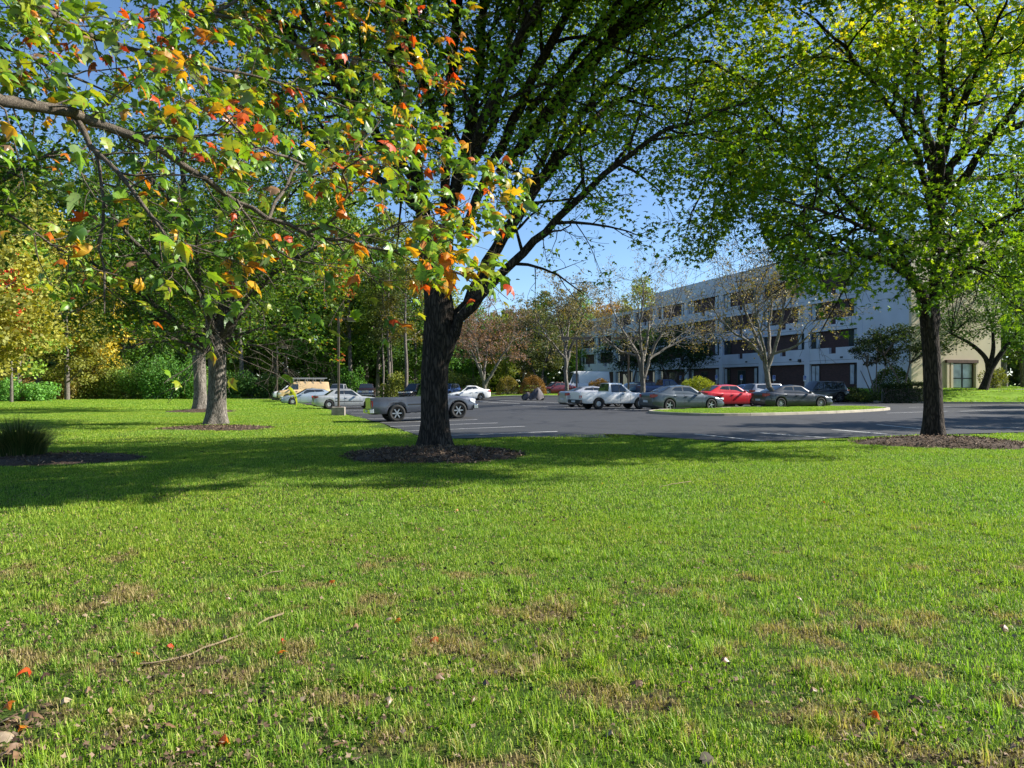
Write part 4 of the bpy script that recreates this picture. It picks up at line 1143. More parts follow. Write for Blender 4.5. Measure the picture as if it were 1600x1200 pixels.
# ------------------------------------------------------------------ shrubs
def shrub(name, label, base, rx, ry, h, n, leaf, col, seed, clipped=True, cat='shrub', group=None, lumps=14, speck=None, shape=LEAF2):
    r = np.random.default_rng(seed)
    root = empty(name, base, 0, label, cat, group)
    w = Wood()
    for k in range(12):
        a = r.uniform(0, 6.28); q = r.uniform(.3, .85)
        e = np.array([rx * q * math.cos(a), ry * q * math.sin(a), h * r.uniform(.6, .85)])
        P, rr = resample([(e[0] * .1, e[1] * .1, -.05), e * np.array([.5, .5, .45]), e], [.03, .02, .008], .3); w.add(P, rr, 4)
    V, F = w.arrays(); link('stems', mesh_arrays('stems', V, F, M['barkgrey']), root)
    if clipped:
        D = unit(r.normal(size=(n, 3)) + np.array([0, 0, .25])); D[:, 2] = np.abs(D[:, 2]) * 1.0 - .12
        rad = 1 - np.abs(r.normal(0, .09, n)); wob = 1 + .05 * np.sin(5 * np.arctan2(D[:, 1], D[:, 0]) + seed) + .04 * np.sin(9 * D[:, 2] + 3 * D[:, 0] * 3)
        pw = np.sign(D) * np.abs(D) ** .85
        P = np.stack([pw[:, 0] * rx, pw[:, 1] * ry, np.maximum(pw[:, 2], -.1) * h * .93 + .07 * h], -1) * (rad * wob)[:, None]
        P[:, 2] = np.maximum(P[:, 2], .03); out = D
    else:
        C = np.stack([r.uniform(-1, 1, lumps) * rx * .8, r.uniform(-1, 1, lumps) * ry * .8, r.uniform(.15, .8, lumps) * h], -1)
        k = n // lumps; D = unit(r.normal(size=(lumps, k, 3)))
        P = (C[:, None] + D * (r.uniform(.3, 1, (lumps, k, 1)) ** .5) * np.array([rx * .35, ry * .4, h * .33])).reshape(-1, 3); P[:, 2] = np.abs(P[:, 2]) + .02; out = D.reshape(-1, 3)
    t = np.clip(r.normal(.55, .22, len(P)), 0, 1)
    V, F, t = leaf_cloud(P, leaf, shape, r, up=.2, tint=t, outward=out * .6)
    o = link('foliage', mesh_arrays('foliage', V, F, M['far'], t), root); o.color = tuple(c * 1.2 for c in col) + (1,)
    return root
shrub('clipped_shrub', 'left of two round clipped brown-green shrubs on the far island', UY(794, 87), 1.4, 1.2, 2.35, 5000, .11, (.15, .13, .03), 81, group='clipped shrubs of the lot islands')
shrub('clipped_shrub', 'right of two clipped shrubs, behind the covered motorcycle', UY(833, 86.5), 1.55, 1.2, 2.4, 5500, .11, (.17, .10, .03), 82, group='clipped shrubs of the lot islands')
shrub('clipped_shrub', 'rusty orange clipped shrub behind the white pickup', UY(938, 61), 1.3, 1.1, 2.1, 5500, .085, (.19, .12, .03), 83, group='clipped shrubs of the lot islands')
shrub('clipped_shrub', 'yellow-green clipped shrub between the grey sedan and the red sedan', UY(1091, 53.5), 1.62, 1.2, 2.2, 9000, .075, (.20, .25, .02), 84, group='clipped shrubs of the lot islands')
for k, (u, Y, rx, h, c, lab) in enumerate([(645, 106, 3, 2.4, (.09, .17, .03), 'low bright shrub left of the middle trunk, far behind the pickup'), (612, 101, 1.8, 3.2, (.20, .24, .05), 'yellow-green wild shrub beside the bare poles'), (548, 101, 2, 3.8, (.09, .22, .03), 'bright green sapling bush above the dark parked trucks'),
        (680, 110, 4, 2.2, (.05, .09, .02), 'dark low shrub behind the middle trunk'), (720, 108, 4, 3.5, (.10, .14, .03), 'olive undergrowth left of the pinkish tree'), (465, 100, 5, 3.0, (.03, .05, .02), 'dark hedge behind the tan van')]):
    shrub('wild_shrub', lab, UY(u, Y), rx, 1.5, h, 3000, .2, c, 90 + k, clipped=False, group='undergrowth along the wood')
br = [(40, 84, 3.0, 2.6, (.09, .20, .04), 'low fresh green bush at the left edge of the far lawn'), (128, 97, 4, 4.2, (.17, .17, .035), 'yellowish thicket right of the low green bush'), (165, 96, 3.4, 4.6, (.13, .16, .035), 'olive bramble clump behind the far lawn'), (205, 96, 3.8, 3.6, (.10, .17, .035), 'leafy green bramble bank in the sun'),
      (240, 95, 3.6, 5.2, (.065, .15, .03), 'tall green vine-covered thicket left of the pair of maples'), (275, 95, 3.4, 5.6, (.07, .165, .03), 'tall green thicket touching the left maple pair'), (300, 97, 3, 3.6, (.09, .15, .03), 'bramble clump just behind the maple pair'), (355, 103, 4, 3.4, (.06, .13, .03), 'green thicket between maple pair and bare trunk'),
      (405, 104, 4, 3.0, (.045, .09, .02), 'dark thicket left of the tan van'), (75, 95, 4, 3.4, (.16, .14, .04), 'brown-yellow thicket behind the low green bush'), (0, 88, 4, 4.5, (.17, .12, .05), 'brownish thicket at the left edge')]
for k, (u, Y, rx, h, c, lab) in enumerate(br):
    shrub('bramble_thicket', lab, UY(u, Y - 3), rx, 2.0, h, 6500, .2, tuple(q * 1.5 for q in c), 120 + k, clipped=False, cat='shrub', group='thickets along the far lawn', lumps=26)
# hedge and planting at the building
def hedge(label, p, q, wd, h, n, col, seed, leaf=.1):
    r = np.random.default_rng(seed); c = (p + q) / 2; c.z = Tf(c.x, c.y)
    d = q - p; L = math.hypot(d.x, d.y)
    root = empty('hedge', c, math.atan2(d.y, d.x), label, 'hedge')
    m = MB(); m.box((-L / 2 + .1, -wd * .35, -.1), (L / 2 - .1, wd * .35, h * .8)); m.build('stems', M['barkgrey'], root)
    x = r.uniform(-L / 2, L / 2, n); f = r.uniform(0, 1, n); y = np.where(f < .5, r.uniform(-wd / 2, wd / 2, n), np.where(f < .75, -wd / 2, wd / 2)) + r.normal(0, .05, n)
    z = np.where(f < .5, h, r.uniform(0, h, n)) + r.normal(0, .06, n) + .08 * np.sin(x * 1.3)
    V, F, t = leaf_cloud(np.stack([x, y, np.maximum(z, .02)], -1), leaf, LEAF2, r, up=.3)
    o = link('foliage', mesh_arrays('foliage', V, F, M['far'], t), root); o.color = tuple(c * 1.2 for c in col) + (1,)
hedge('long low dark hedge before the corner of the building', UY(1376, 62.5), UY(1444, 61.5), 1.3, 1.5, 7000, (.03, .055, .018), 151)
shrub('wild_shrub', 'dark green round shrub against the grey end of the facade', UY(1395, 67), 1.7, 1.2, 3.1, 5000, .13, (.045, .085, .02), 152, clipped=True, group='planting at the building')
shrub('wild_shrub', 'low dark shrub at the left end of the hedge', UY(1322, 66.5), 1.5, 1.0, 1.2, 3500, .12, (.04, .07, .02), 153, clipped=False, group='planting at the building')
shrub('wild_shrub', 'sparse low planting beside the black car', UY(1350, 64.5), 1.6, .9, .8, 2200, .12, (.06, .09, .025), 154, clipped=False, group='planting at the building')
shrub('wild_shrub', 'pale green shrub at the foot of the beige end wall near the leaning trunk', UY(1553, 69), 1.2, .9, 1.7, 3000, .12, (.14, .17, .04), 155, clipped=False, group='planting at the building')
# the ornamental grass clump at the left edge
def grass_clump(base, seed, label):
    r = np.random.default_rng(seed)
    root = empty('ornamental_grass', base, 0, label, 'grass clump')
    n = 2600; V = []; F = []
    a = r.uniform(0, 6.28, n); q = np.sqrt(r.uniform(0, 1, n)); L = r.uniform(.7, 1.15, n); ln = q * .9 + r.normal(0, .12, n)
    for i in range(n):
        b0 = np.array([math.cos(a[i]) * q[i] * .55, math.sin(a[i]) * q[i] * .5, 0]); o_ = np.array([math.cos(a[i]), math.sin(a[i]), 0]); sd = np.array([-o_[1], o_[0], 0]) * .006
        for t in (0, .4, .75, 1):
            c = b0 + o_ * ln[i] * L[i] * .75 * t * t + np.array([0, 0, L[i] * (t - .22 * t * t * abs(ln[i]) * 1.6)])
            wv = sd * (1.1 - t)
            V += [c - wv, c + wv]
        k = i * 8
        F += [(k, k + 1, k + 3, k + 2), (k + 2, k + 3, k + 5, k + 4), (k + 4, k + 5, k + 7, k + 6)]
    t = np.repeat(r.uniform(0, 1, n), 3)
    o = link('foliage', mesh_arrays('foliage', V, np.array(F), M['clump'], t), root)
b = Gp(30, 716)
grass_clump(b, 161, 'dark fountain grass clump at the left edge in the shade')
mulch_ring(Gp(60, 718), 2.4, 1.5, .08, 'shaded mulch bed under the fountain grass at the left edge', 1200, 13)

# ------------------------------------------------------------------ the building
MW = pmat('white_render', (.57, .60, .655), .85, var=.09, scale=.45, bump=.15, bscale=30)
MBR = None
MJT = pmat('joint_shadow', (.16, .17, .19), .9)
def brick_mat():
    m, t, p = nmat('dark_brick')
    tc = t.nodes.new('ShaderNodeTexCoord')
    b = t.nodes.new('ShaderNodeTexBrick'); b.inputs['Scale'].default_value = 1; b.inputs['Brick Width'].default_value = .22; b.inputs['Row Height'].default_value = .075; b.inputs['Mortar Size'].default_value = .008
    mp = t.nodes.new('ShaderNodeMapping'); mp.inputs['Rotation'].default_value = (R(90), 0, 0)
    t.links.new(tc.outputs['Object'], mp.inputs[0]); t.links.new(mp.outputs[0], b.inputs[0])
    b.inputs['Color1'].default_value = (.050, .024, .022, 1); b.inputs['Color2'].default_value = (.085, .040, .035, 1); b.inputs['Mortar'].default_value = (.05, .04, .04, 1)
    t.links.new(b.outputs[0], p.inputs['Base Color']); p.inputs['Roughness'].default_value = .9
    return m
MBR = brick_mat()
MBEIGE = pmat('beige_render', (.62, .52, .36), .9, var=.06, scale=.8, bump=.2, bscale=25)
MGL = pmat('window_glass', (.03, .04, .05), .08, spec=.8)
MCURT = pmat('curtain_glass', (.42, .48, .54), .25, spec=.7, var=.35, scale=1.2)
MFR = pmat('dark_frame', (.03, .03, .032), .5)
MBROWN = pmat('brown_timber', (.10, .055, .035), .8, var=.3, scale=4)
ang = math.atan2(.962, -.272)              # local x runs along the facade towards its far end, local y faces out to the lot... see below
CORN = Vector((36.1, 70.0, 0))
bld = empty('building', CORN, ang, 'long four-storey white building with dark brick window bays and beige end wall', 'building')
# local: +x along the facade (away from the camera), +y towards the lot (left)
Z0 = .0
def px_to_s(Yw): return (Yw - 70.0) / .962
FL = [5.35, 8.4, 11.45]      # sill heights of the upper rows
HW = 1.75
HLOW, HHIGH = 13.75, 15.6
bays = []
Yb = [76.0, 83.9, 92.2, 100.8, 109.8, 118.8, 126.6, 134.4, 142.2, 150.0]
for a, b_ in zip(Yb[:-1], Yb[1:]): bays.append((px_to_s(a), px_to_s(b_)))
sstep_ = px_to_s(118.8)
send = px_to_s(150.6)
# core walls
m = MB(); m.box((.0, -10.0, Z0), (sstep_, -.32, HHIGH - .25)); m.box((sstep_ + .01, -10.0, Z0), (send, -.32, HLOW - .25)); m.build('brick_wall', MBR, bld)
# flush white wall at the camera end (stair tower)
m = MB(); m.box((-.02, -.30, Z0), (bays[0][0] - .35, .0, HHIGH)); m.build('white_wall', MW, bld)
# beige end wall, at local x < 0
DW0, DW1, DZ = 6.05, 7.9, 3.55   # door opening along the end wall (from the corner), height
def end_y(u):   # pixel column to distance from the corner along the end wall
    # corner + t*(.962,.272):  u = 800 + F X/Y
    k = (u - 800) / FPX
    return (36.1 - k * 70) / (k * .272 - .962)
e0, e1 = end_y(1484), end_y(1517)
e00 = end_y(1473)
ez0, ez1 = 1.12, 1.12 + 2.35
L_ = end_y(1559)
m = MB()
for a, b_, z0, z1 in ((.0, e00, Z0, HHIGH - .4), (e00, L_, ez1 + .1, HHIGH - .4), (e1 + .12, L_, Z0, ez1 + .1), (e00, e1 + .12, Z0, ez0 - .02)):
    m.box((-.32, -b_, z0), (-.025, -a, z1))
m.build('beige_wall', MBEIGE, bld)
m = MB(); m.box((-.36, -L_ - .02, HHIGH - .4), (-.02, .0, HHIGH - .12)); m.build('wall_coping', MBEIGE, bld)
# the end block behind goes back
m = MB(); m.box((.0, -10.2, HHIGH - .4), (sstep_, -.31, HHIGH - .1)); m.build('roof', MW, bld)
m = MB(); m.box((sstep_, -10.2, HLOW - .4), (send, -.31, HLOW - .1)); m.build('roof', MW, bld)
# entrance in the end wall
m = MB(); m.box((-.62, -e1 - .25, ez1 + .02), (-.33, -e00 + .1, ez1 + .3)); m.build('entrance_canopy', MBROWN, bld)
for yy in (e00 + .5, e1 + .12, e00 + .05):
    m = MB(); m.box((-.58, -yy - .12, ez0 - .1), (-.34, -yy + .12, ez1 + .02)); m.build('entrance_post', MBEIGE, bld)
d = MB(); d.box((-.10, -e1, ez0), (-.05, -e00, ez1 + .08)); dd = d.build('entrance_recess', MFR, bld)
def gdoor(a, b_):
    f = MB(); w_ = .07
    f.box((-.2, -b_, ez0), (-.12, -b_ + w_, ez1)); f.box((-.2, -a - w_, ez0), (-.12, -a, ez1)); f.box((-.2, -b_ + w_, ez1 - w_), (-.12, -a - w_, ez1)); f.box((-.2, -b_ + w_, ez0), (-.12, -a - w_, ez0 + .12)); f.box((-.2, -b_ + w_, ez0 + .9), (-.12, -a - w_, ez0 + 1.0))
    o = f.build('entrance_door', MFR, bld)
    g = MB(); g.box((-.17, -b_ + w_, ez0 + .12), (-.15, -a - w_, ez0 + .9)); g.box((-.17, -b_ + w_, ez0 + 1.0), (-.15, -a - w_, ez1 - w_)); g.build('pane', MCURT, o)
mid = (e0 + e1) / 2
gdoor(e0 + .05, mid - .01); gdoor(mid + .01, e1 - .02); gdoor(e00 + .1, e00 + .45)

# window mesh shared: frame with two panes
def win_meshes(wd, h):
    f = MB(); t = .06
    f.box((-wd / 2, -.04, 0), (-wd / 2 + t, .03, h)); f.box((wd / 2 - t, -.04, 0), (wd / 2, .03, h)); f.box((-wd / 2 + t, -.04, 0), (wd / 2 - t, .03, t)); f.box((-wd / 2 + t, -.04, h - t), (wd / 2 - t, .03, h)); f.box((-t / 2, -.04, t), (t / 2, .03, h - t))
    a = MB(); a.box((-wd / 2 + t, -.02, t), (-t / 2, .0, h - t)); b2 = MB(); b2.box((t / 2, -.02, t), (wd / 2 - t, .0, h - t))
    return f.mesh('window', MFR), a.mesh('pane', MGL), b2.mesh('pane', MCURT), b2.mesh('pane', MGL), a.mesh('pane', MCURT)
WM = win_meshes(1.5, HW)
GWM = win_meshes(1.35, 2.05)
rr_ = random.Random(5)
def add_win(x, z, WMs, parent=None):
    o = link('window', WMs[0], bld, (x, -.26, z))
    k = rr_.random()
    link('pane', WMs[1] if k < .5 else WMs[4], o); link('pane', WMs[2] if rr_.random() < .62 else WMs[3], o)
def spandrel(x0, x1, z0, z1, notch=None):
    """white panel proud of the brick, with a stepped notch let into its top edge"""
    mb = MB()
    if notch:
        c, wd, dp = notch
        poly = [(x0, z0), (x1, z0), (x1, z1), (c + wd / 2, z1), (c + wd / 2, z1 - dp), (c - wd / 2, z1 - dp), (c - wd / 2, z1), (x0, z1)]
    else: poly = [(x0, z0), (x1, z0), (x1, z1), (x0, z1)]
    mb.prism(poly, -.30, -.004)
    mb.build('spandrel', MW, bld)
for bi, (a, b_) in enumerate(bays):
    pw = .42
    x0, x1 = a + pw, b_ - pw
    top = HHIGH if b_ <= sstep_ + .1 else HLOW
    gl = 3.7
    c = (x0 + x1) / 2
    for k in range(3):
        zlo = gl if k == 0 else FL[k - 1] + HW + .03
        spandrel(x0 + .004, x1 - .004, zlo, FL[k] - .02, (c, 1.05, .62))
        # vent below the notch
        v_ = MB(); v_.box((c - 1.6, -.002, zlo + .5), (c - 1.25, .06, zlo + .68)); v_.build('vent_cover', MFR, bld)
        for xw in (x0 + .78, x1 - .78): add_win(xw, FL[k], WM)
    spandrel(x0 + .004, x1 - .004, FL[2] + HW + .03, top)
    jm = MB()
    for zj in (gl + .32, FL[0] + HW + .35, FL[1] + HW + .35, FL[2] + HW + .4): jm.box((x0 + .01, -.003, zj), (x1 - .01, .004, zj + .035))
    jm.build('panel_joint', MJT, bld)
    # ground floor
    for xw in ((x0 + .7, x1 - .7) if bi % 3 != 1 else (x1 - .7,)): add_win(xw, 1.5, GWM)
    if bi in (2, 3, 4, 6):
        f = MB(); f.box((c - .9, -.30, .9), (c + .9, -.24, 3.3)); dr = f.build('glazed_door', MFR, bld); g = MB(); g.box((c - .8, -.238, 1.0), (c - .04, -.228, 3.2)); g.box((c + .04, -.238, 1.0), (c + .8, -.228, 3.2)); g.build('pane', MGL, dr)
for k in range(len(bays) + 1):
    s = bays[k][0] if k < len(bays) else bays[-1][1]
    top = HHIGH if s <= sstep_ + .1 else HLOW
    lo = s - .35 if k == 0 else s - .42
    m = MB(); m.box((lo, -.30, Z0), (s + .42, .03, top)); m.build('pilaster', MW, bld)
# small wall lights
for s in (bays[1][0] + 1.0, bays[2][0] - 1.2, bays[3][1] - 3):
    m = MB(); m.prism([(0.004, 3.95), (.22, 4.0), (.18, 4.28), (.004, 4.3)], s, s + .35, axis=0); m.build('wall_light', MFR, bld)
# roof-top box seen above the high part
# low planting wall strip at the facade foot
m = MB(); m.box((2, .01, .0), (bays[0][0] - .5, .06, 1.5)); m.build('wall_base', MW, bld)
# accessible-parking signs
MSB = pmat('sign_blue', (.02, .10, .45), .4); MSW = pmat('sign_white', (.85, .85, .85), .5); MPOLE = pmat('galvanised', (.35, .35, .35), .5, metal=.6)
MBRONZE = pmat('bronze_pole', (.16, .115, .085), .5, metal=.2, var=.15, scale=3)
def park_sign(u, Y, label):
    b = UY(u, Y); root = empty('parking_sign', b, R(15), label, 'sign', 'accessible parking signs along the facade')
    m = MB(); m.bar((0, 0, -.1), (0, 0, 2.35), .03, 8); m.build('post', MPOLE, root)
    m = MB(); m.box((-.15, -.055, 1.75), (.15, -.035, 2.3)); pl = m.build('plate', MSW, root)
    m = MB(); m.box((-.13, -.06, 1.9), (.13, -.0565, 2.28)); m.build('blue_field', MSB, pl)
    # wheelchair symbol: head, body, wheel
    m = MB(); n = 14
    ring = [(.055 * math.cos(a) - .01, .055 * math.sin(a) + 2.0) for a in [math.pi * .6 + k * 1.5 * math.pi / n for k in range(n + 1)]]
    for p, q in zip(ring[:-1], ring[1:]): m.bar((p[0], -.062, p[1]), (q[0], -.062, q[1]), .009, 4)
    m.bar((-.02, -.062, 2.03), (-.03, -.062, 2.16), .011, 4); m.bar((-.02, -.062, 2.07), (.05, -.062, 2.07), .010, 4); m.bar((.045, -.062, 2.07), (.075, -.062, 1.97), .010, 4)
    m.lathe([(0, -.003), (.02, -.003), (.02, .003), (0, .003)], 10, 'y', (-.03, -.062, 2.2)); m.build('symbol', MSW, pl)
for u, Y, l in ((1209, 78, 'blue and white parking sign left of the pale tree trunk on the island'), (1158, 84, 'parking sign on a post behind the blue sedan'), (1119, 90, 'parking sign behind the red sedan roof'), (1257, 74, 'parking sign at the pilaster behind the dark sedan'), (1063, 96, 'parking sign above the yellow-green shrub'), (1012, 98, 'parking sign above the jeep')):
    park_sign(u, Y, l)

# ------------------------------------------------------------------ lamp posts
MDARK = pmat('shadow_black', (.012, .012, .012), .9)
MLENS = pmat('lamp_lens', (.55, .55, .5), .3)
def lamp_post(label, b, H, heads, rz, base_sz=.42, base_h=.62):
    root = empty('lamp_post', b, rz, label, 'lamp post', 'lamp posts of the car park')
    m = MB(); s = base_sz; m.box((-s, -s, -.2), (s, s, base_h)); m.build('concrete_base', M['concrete'], root, bevel=.03)
    m = MB(); m.box((-.16, -.16, base_h), (.16, .16, base_h + .03)); m.build('base_plate', MBRONZE, root)
    m = MB(); m.obox((0, 0, (H + base_h) / 2), (.065, 0, 0), (0, .065, 0), (0, 0, (H - base_h) / 2)); m.build('pole', MBRONZE, root, bevel=.01)
    for s in heads:
        m = MB(); m.prism([(s * .066, H - .22), (s * .066, H - .02), (s * .5, H - .08), (s * .5, H - .15)], -.03, .03); m.build('arm', MBRONZE, root)
        m = MB(); m.prism([(s * .5, H - .24), (s * .5, H - .03), (s * .62, H - .0), (s * 1.15, H - .0), (s * 1.15, H - .24)], -.2, .2); h = m.build('lamp_head', MBRONZE, root, bevel=.015)
        m = MB(); m.box((min(s * .56, s * 1.1), -.16, H - .265), (max(s * .56, s * 1.1), .16, H - .243)); m.build('lens', MLENS, h)
b = Gp(529, 649)
lamp_post('nearest bronze lamp post at the corner of the lawn, one head', b, EYE + (600 - 495) / FPX * b.y - b.z, (1,), R(8), .38, .50)
b = Gp(433, 626)
lamp_post('far lamp post at the nose of the tan van', b, EYE + (600 - 541) / FPX * b.y - b.z, (1,), R(8), .5, .75)
b = UY(901, 57)
lamp_post('twin-headed lamp post by the half-bare tree', b, EYE + (600 - 526) / FPX * 57, (1, -1), R(-6), .35, .6)
b = UY(982, 61)
lamp_post('twin-headed lamp post behind the white pickup', b, EYE + (600 - 526) / FPX * 61, (1, -1), R(-6), .35, .6)

# ------------------------------------------------------------------ vehicles
def paint(name, c, metal=.35, rough=.32):
    return pmat(name, c, rough, metal=metal, spec=.5, coat=.7, var=.04, scale=3)
MTYRE = pmat('tyre_rubber', (.018, .018, .018), .85)
MRIM = pmat('alloy_rim', (.45, .46, .48), .35, metal=.85)
MHUB = pmat('steel_hubcap', (.5, .5, .5), .45, metal=.5)
MDRIM = pmat('dark_rim', (.12, .12, .13), .4, metal=.7)
MCHROME = pmat('chrome', (.6, .6, .62), .18, metal=1)
MTAIL = pmat('tail_lamp_red', (.35, .012, .012), .2, spec=.7)
MHEAD = pmat('head_lamp_clear', (.65, .68, .72), .12, spec=.8)
MAMB = pmat('amber_lamp', (.7, .22, .02), .25)
MCAR = pmat('car_glass', (.018, .024, .028), .04, spec=.9)
MSEAT = pmat('dark_trim', (.022, .022, .024), .7)
MPLATE = pmat('number_plate', (.55, .57, .6), .5)

def interp(L, x): return float(np.interp(x, [p[0] for p in L], [p[1] for p in L]))

def make_wheel(R0, wd, style, side):
    t = MB(); s = side
    # tyre outer profile, outside face towards side
    rr = R0 * (.64 if style != 'steel' else .58)
    prof = [(rr, -s * wd * .45), (R0 * .93, -s * wd * .5), (R0, -s * wd * .36), (R0, s * wd * .36), (R0 * .93, s * wd * .5), (rr * 1.02, s * wd * .47), (rr, s * wd * .36)]
    t.lathe(prof, 26)
    rm = MB()
    rm.lathe([(rr, s * wd * .36), (rr * .99, s * wd * .46), (rr * .9, s * wd * .44), (rr * .86, s * wd * .12), (0.0, s * wd * .10)], 26)
    k = dict(five=5, seven=7, ten=10, steel=0, six=6)[style]
    sp = MB()
    if k:
        for i in range(k):
            a = 2 * math.pi * i / k
            ca, sa = math.cos(a), math.sin(a)
            c = (ca * rr * .5, s * wd * .34, sa * rr * .5)
            sp.obox(c, (ca * rr * .42, 0, sa * rr * .42), (-sa * rr * (.11 if k < 8 else .055), 0, ca * rr * (.11 if k < 8 else .055)), (0, .014, 0))
        sp.lathe([(rr * .22, s * wd * .2), (rr * .22, s * wd * .42), (0, s * wd * .44)], 12)
    else:
        sp.lathe([(rr * .84, s * wd * .2), (rr * .8, s * wd * .36), (rr * .45, s * wd * .40), (rr * .40, s * wd * .3), (0.02, s * wd * .32), (0, s * wd * .32)], 22)
    return t, rm, sp

def vehicle(label, cat, pos, heading, sp, name=None, group='vehicles parked in the lot'):
    """sp: L W wb Rw xf(front axle) deck[(x,z)] gh[(x,z)*] paint etc.  +x is the nose"""
    root = empty(name or cat.replace(' ', '_'), pos, heading, label, cat, group)
    # pitch and roll with the ground
    e = .8
    hx = (Tf(pos[0] + math.cos(heading), pos[1] + math.sin(heading)) - Tf(pos[0] - math.cos(heading), pos[1] - math.sin(heading))) / 2
    hy = (Tf(pos[0] - math.sin(heading), pos[1] + math.cos(heading)) - Tf(pos[0] + math.sin(heading), pos[1] - math.cos(heading))) / 2
    root.location.z += .018
    root.rotation_euler = (math.atan(hy), -math.atan(hx), heading)
    L, Wd, Rw = sp['L'], sp['W'], sp['Rw']
    xf, xr = sp['xf'], sp['xr']
    deck = sp['deck']; P = sp['paint']
    sill = sp.get('sill', .22); Ra = Rw * 1.17
    hl = L / 2
    # stations
    xs = set(np.round(np.linspace(-hl, hl, 34), 3)) | set(np.round([hl - .03, hl - .08, hl - .16, -hl + .03, -hl + .08, -hl + .16], 3))
    for xw in (xf, xr):
        for a in np.linspace(0, math.pi, 11): xs.add(round(xw + Ra * math.cos(a), 3))
        xs.add(round(xw + Ra + .002, 3)); xs.add(round(xw - Ra - .002, 3))
    bed = sp.get('bed')
    if bed: xs |= {round(bed[0], 3), round(bed[0] + .01, 3), round(bed[1], 3), round(bed[1] - .01, 3)}
    xs = sorted(x for x in xs if -hl <= x <= hl)
    def hw(x):
        f = abs(x) / hl
        k = sp.get('round', .13)
        return Wd / 2 * (1 - k * max(0, (f - .72) / .28) ** 2.2) - sp.get('taper', .02) * f
    def low(x):
        end = .10 * max(0, (abs(x) / hl - .86) / .14) ** 1.5
        z = sill + end + sp.get('endlift', 0) * (abs(x) > min(abs(xf), abs(xr)))
        for xw in (xf, xr):
            d = abs(x - xw)
            if d <= Ra + .001: z = max(z, Rw + math.sqrt(max(0, Ra * Ra - d * d)))
        return z
    V = []; rings = []
    for x in xs:
        w_ = hw(x); zd = interp(deck, x); lo = low(x)
        top = zd - .0
        cr = sp.get('crown', .035)
        side = [(w_ - .035, lo), (w_ - .004, lo + (top - lo) * .12), (w_, lo + (top - lo) * .42), (w_ - .012, lo + (top - lo) * .68), (w_ - .04, top - .06), (w_ - .085, top - .008)]
        if bed and bed[0] < x < bed[1]:
            ring = side[:-1] + [(w_ - .055, top), (w_ - .13, top), (w_ - .14, sp['bedz']), (w_ * .5, sp['bedz']), (0, sp['bedz'])]
        else:
            ring = side + [(w_ - .12, top + .004), (w_ - .16, top + .008), (w_ * .5, top + cr * .7), (0, top + cr)]
        rings.append([(x, y, z) for y, z in ring])
    m = len(rings[0]); b = MB(); F = []
    for sgn in (1, -1):
        V = [(x, y * sgn, z) for rg in rings for (x, y, z) in rg]
        F = []
        for i in range(len(rings) - 1):
            for k in range(m - 1): F.append((i * m + k, i * m + k + 1, (i + 1) * m + k + 1, (i + 1) * m + k))
        b.add(V, F)
    # end caps
    for rg in (rings[0], rings[-1]):
        loop = [(x, y, z) for (x, y, z) in rg] + [(x, -y, z) for (x, y, z) in reversed(rg[:-1])]
        if bed is None or True:
            b.add(loop, [tuple(range(len(loop)))])
    body = b.build('body', P, root, smooth=True)
    md = body.modifiers.new('edge', 'EDGE_SPLIT'); md.split_angle = R(38)
    ub = MB(); ub.box((-hl + .12, -Wd / 2 + .2, sill - .03), (hl - .12, Wd / 2 - .2, min(p[1] for p in deck[1:-1]) - .18 if not bed else sp['bedz'] - .03)); ub.build('underbody', MSEAT, root)
    # greenhouse
    def side_y(x, z, g):
        zb = interp(deck, x); yb = hw(x) - .1
        zt = g['zr']; k = (z - g['zb']) / (zt - g['zb'])
        return yb - g['tumble'] * max(0, k)
    for gi, g in enumerate(sp['gh']):
        (xA, zA), (xB, zB), (xC, zC), (xD, zD) = g['pts']      # windscreen foot, windscreen top, roof rear, rear glass foot
        g['zr'] = max(zB, zC); g['zb'] = min(zA, zD)
        prof = [(xA, zA), (xB, zB)] + g.get('mid', []) + [(xC, zC), (xD, zD)]
        sx = sorted(set(list(np.linspace(xD, xA, 22)) + [p[0] for p in prof]))
        rz = lambda x: float(np.interp(x, [p[0] for p in reversed(prof)], [p[1] for p in reversed(prof)]))
        rings = []
        for x in sx:
            z = rz(x); zb = interp(deck, x) - .05
            z = max(z, zb + .01)
            yb = hw(x) - .1; yt = side_y(x, z, g)
            c = .045
            hh = min(1, (z - zb) / .25)
            ring = [(yb + .0, zb), (yb - .0, min(z, interp(deck, x) + .002)), (yt + .0, z - .035 * hh), (yt - .03 * hh, z), (yt * .55, z + c * .7 * hh), (0, z + c * hh)]
            rings.append([(x, y, zz) for y, zz in ring])
        m = len(rings[0]); b = MB()
        for sgn in (1, -1):
            V = [(x, y * sgn, z) for rg in rings for (x, y, z) in rg]
            b.add(V, [(i * m + k, i * m + k + 1, (i + 1) * m + k + 1, (i + 1) * m + k) for i in range(len(rings) - 1) for k in range(m - 1)])
        for rg in (rings[0], rings[-1]):
            loop = rg + [(x, -y, z) for (x, y, z) in reversed(rg[:-1])]
            b.add(loop, [tuple(range(len(loop)))])
        cab = b.build('cab_roof', P, root, smooth=True)
        md = cab.modifiers.new('edge', 'EDGE_SPLIT'); md.split_angle = R(30)
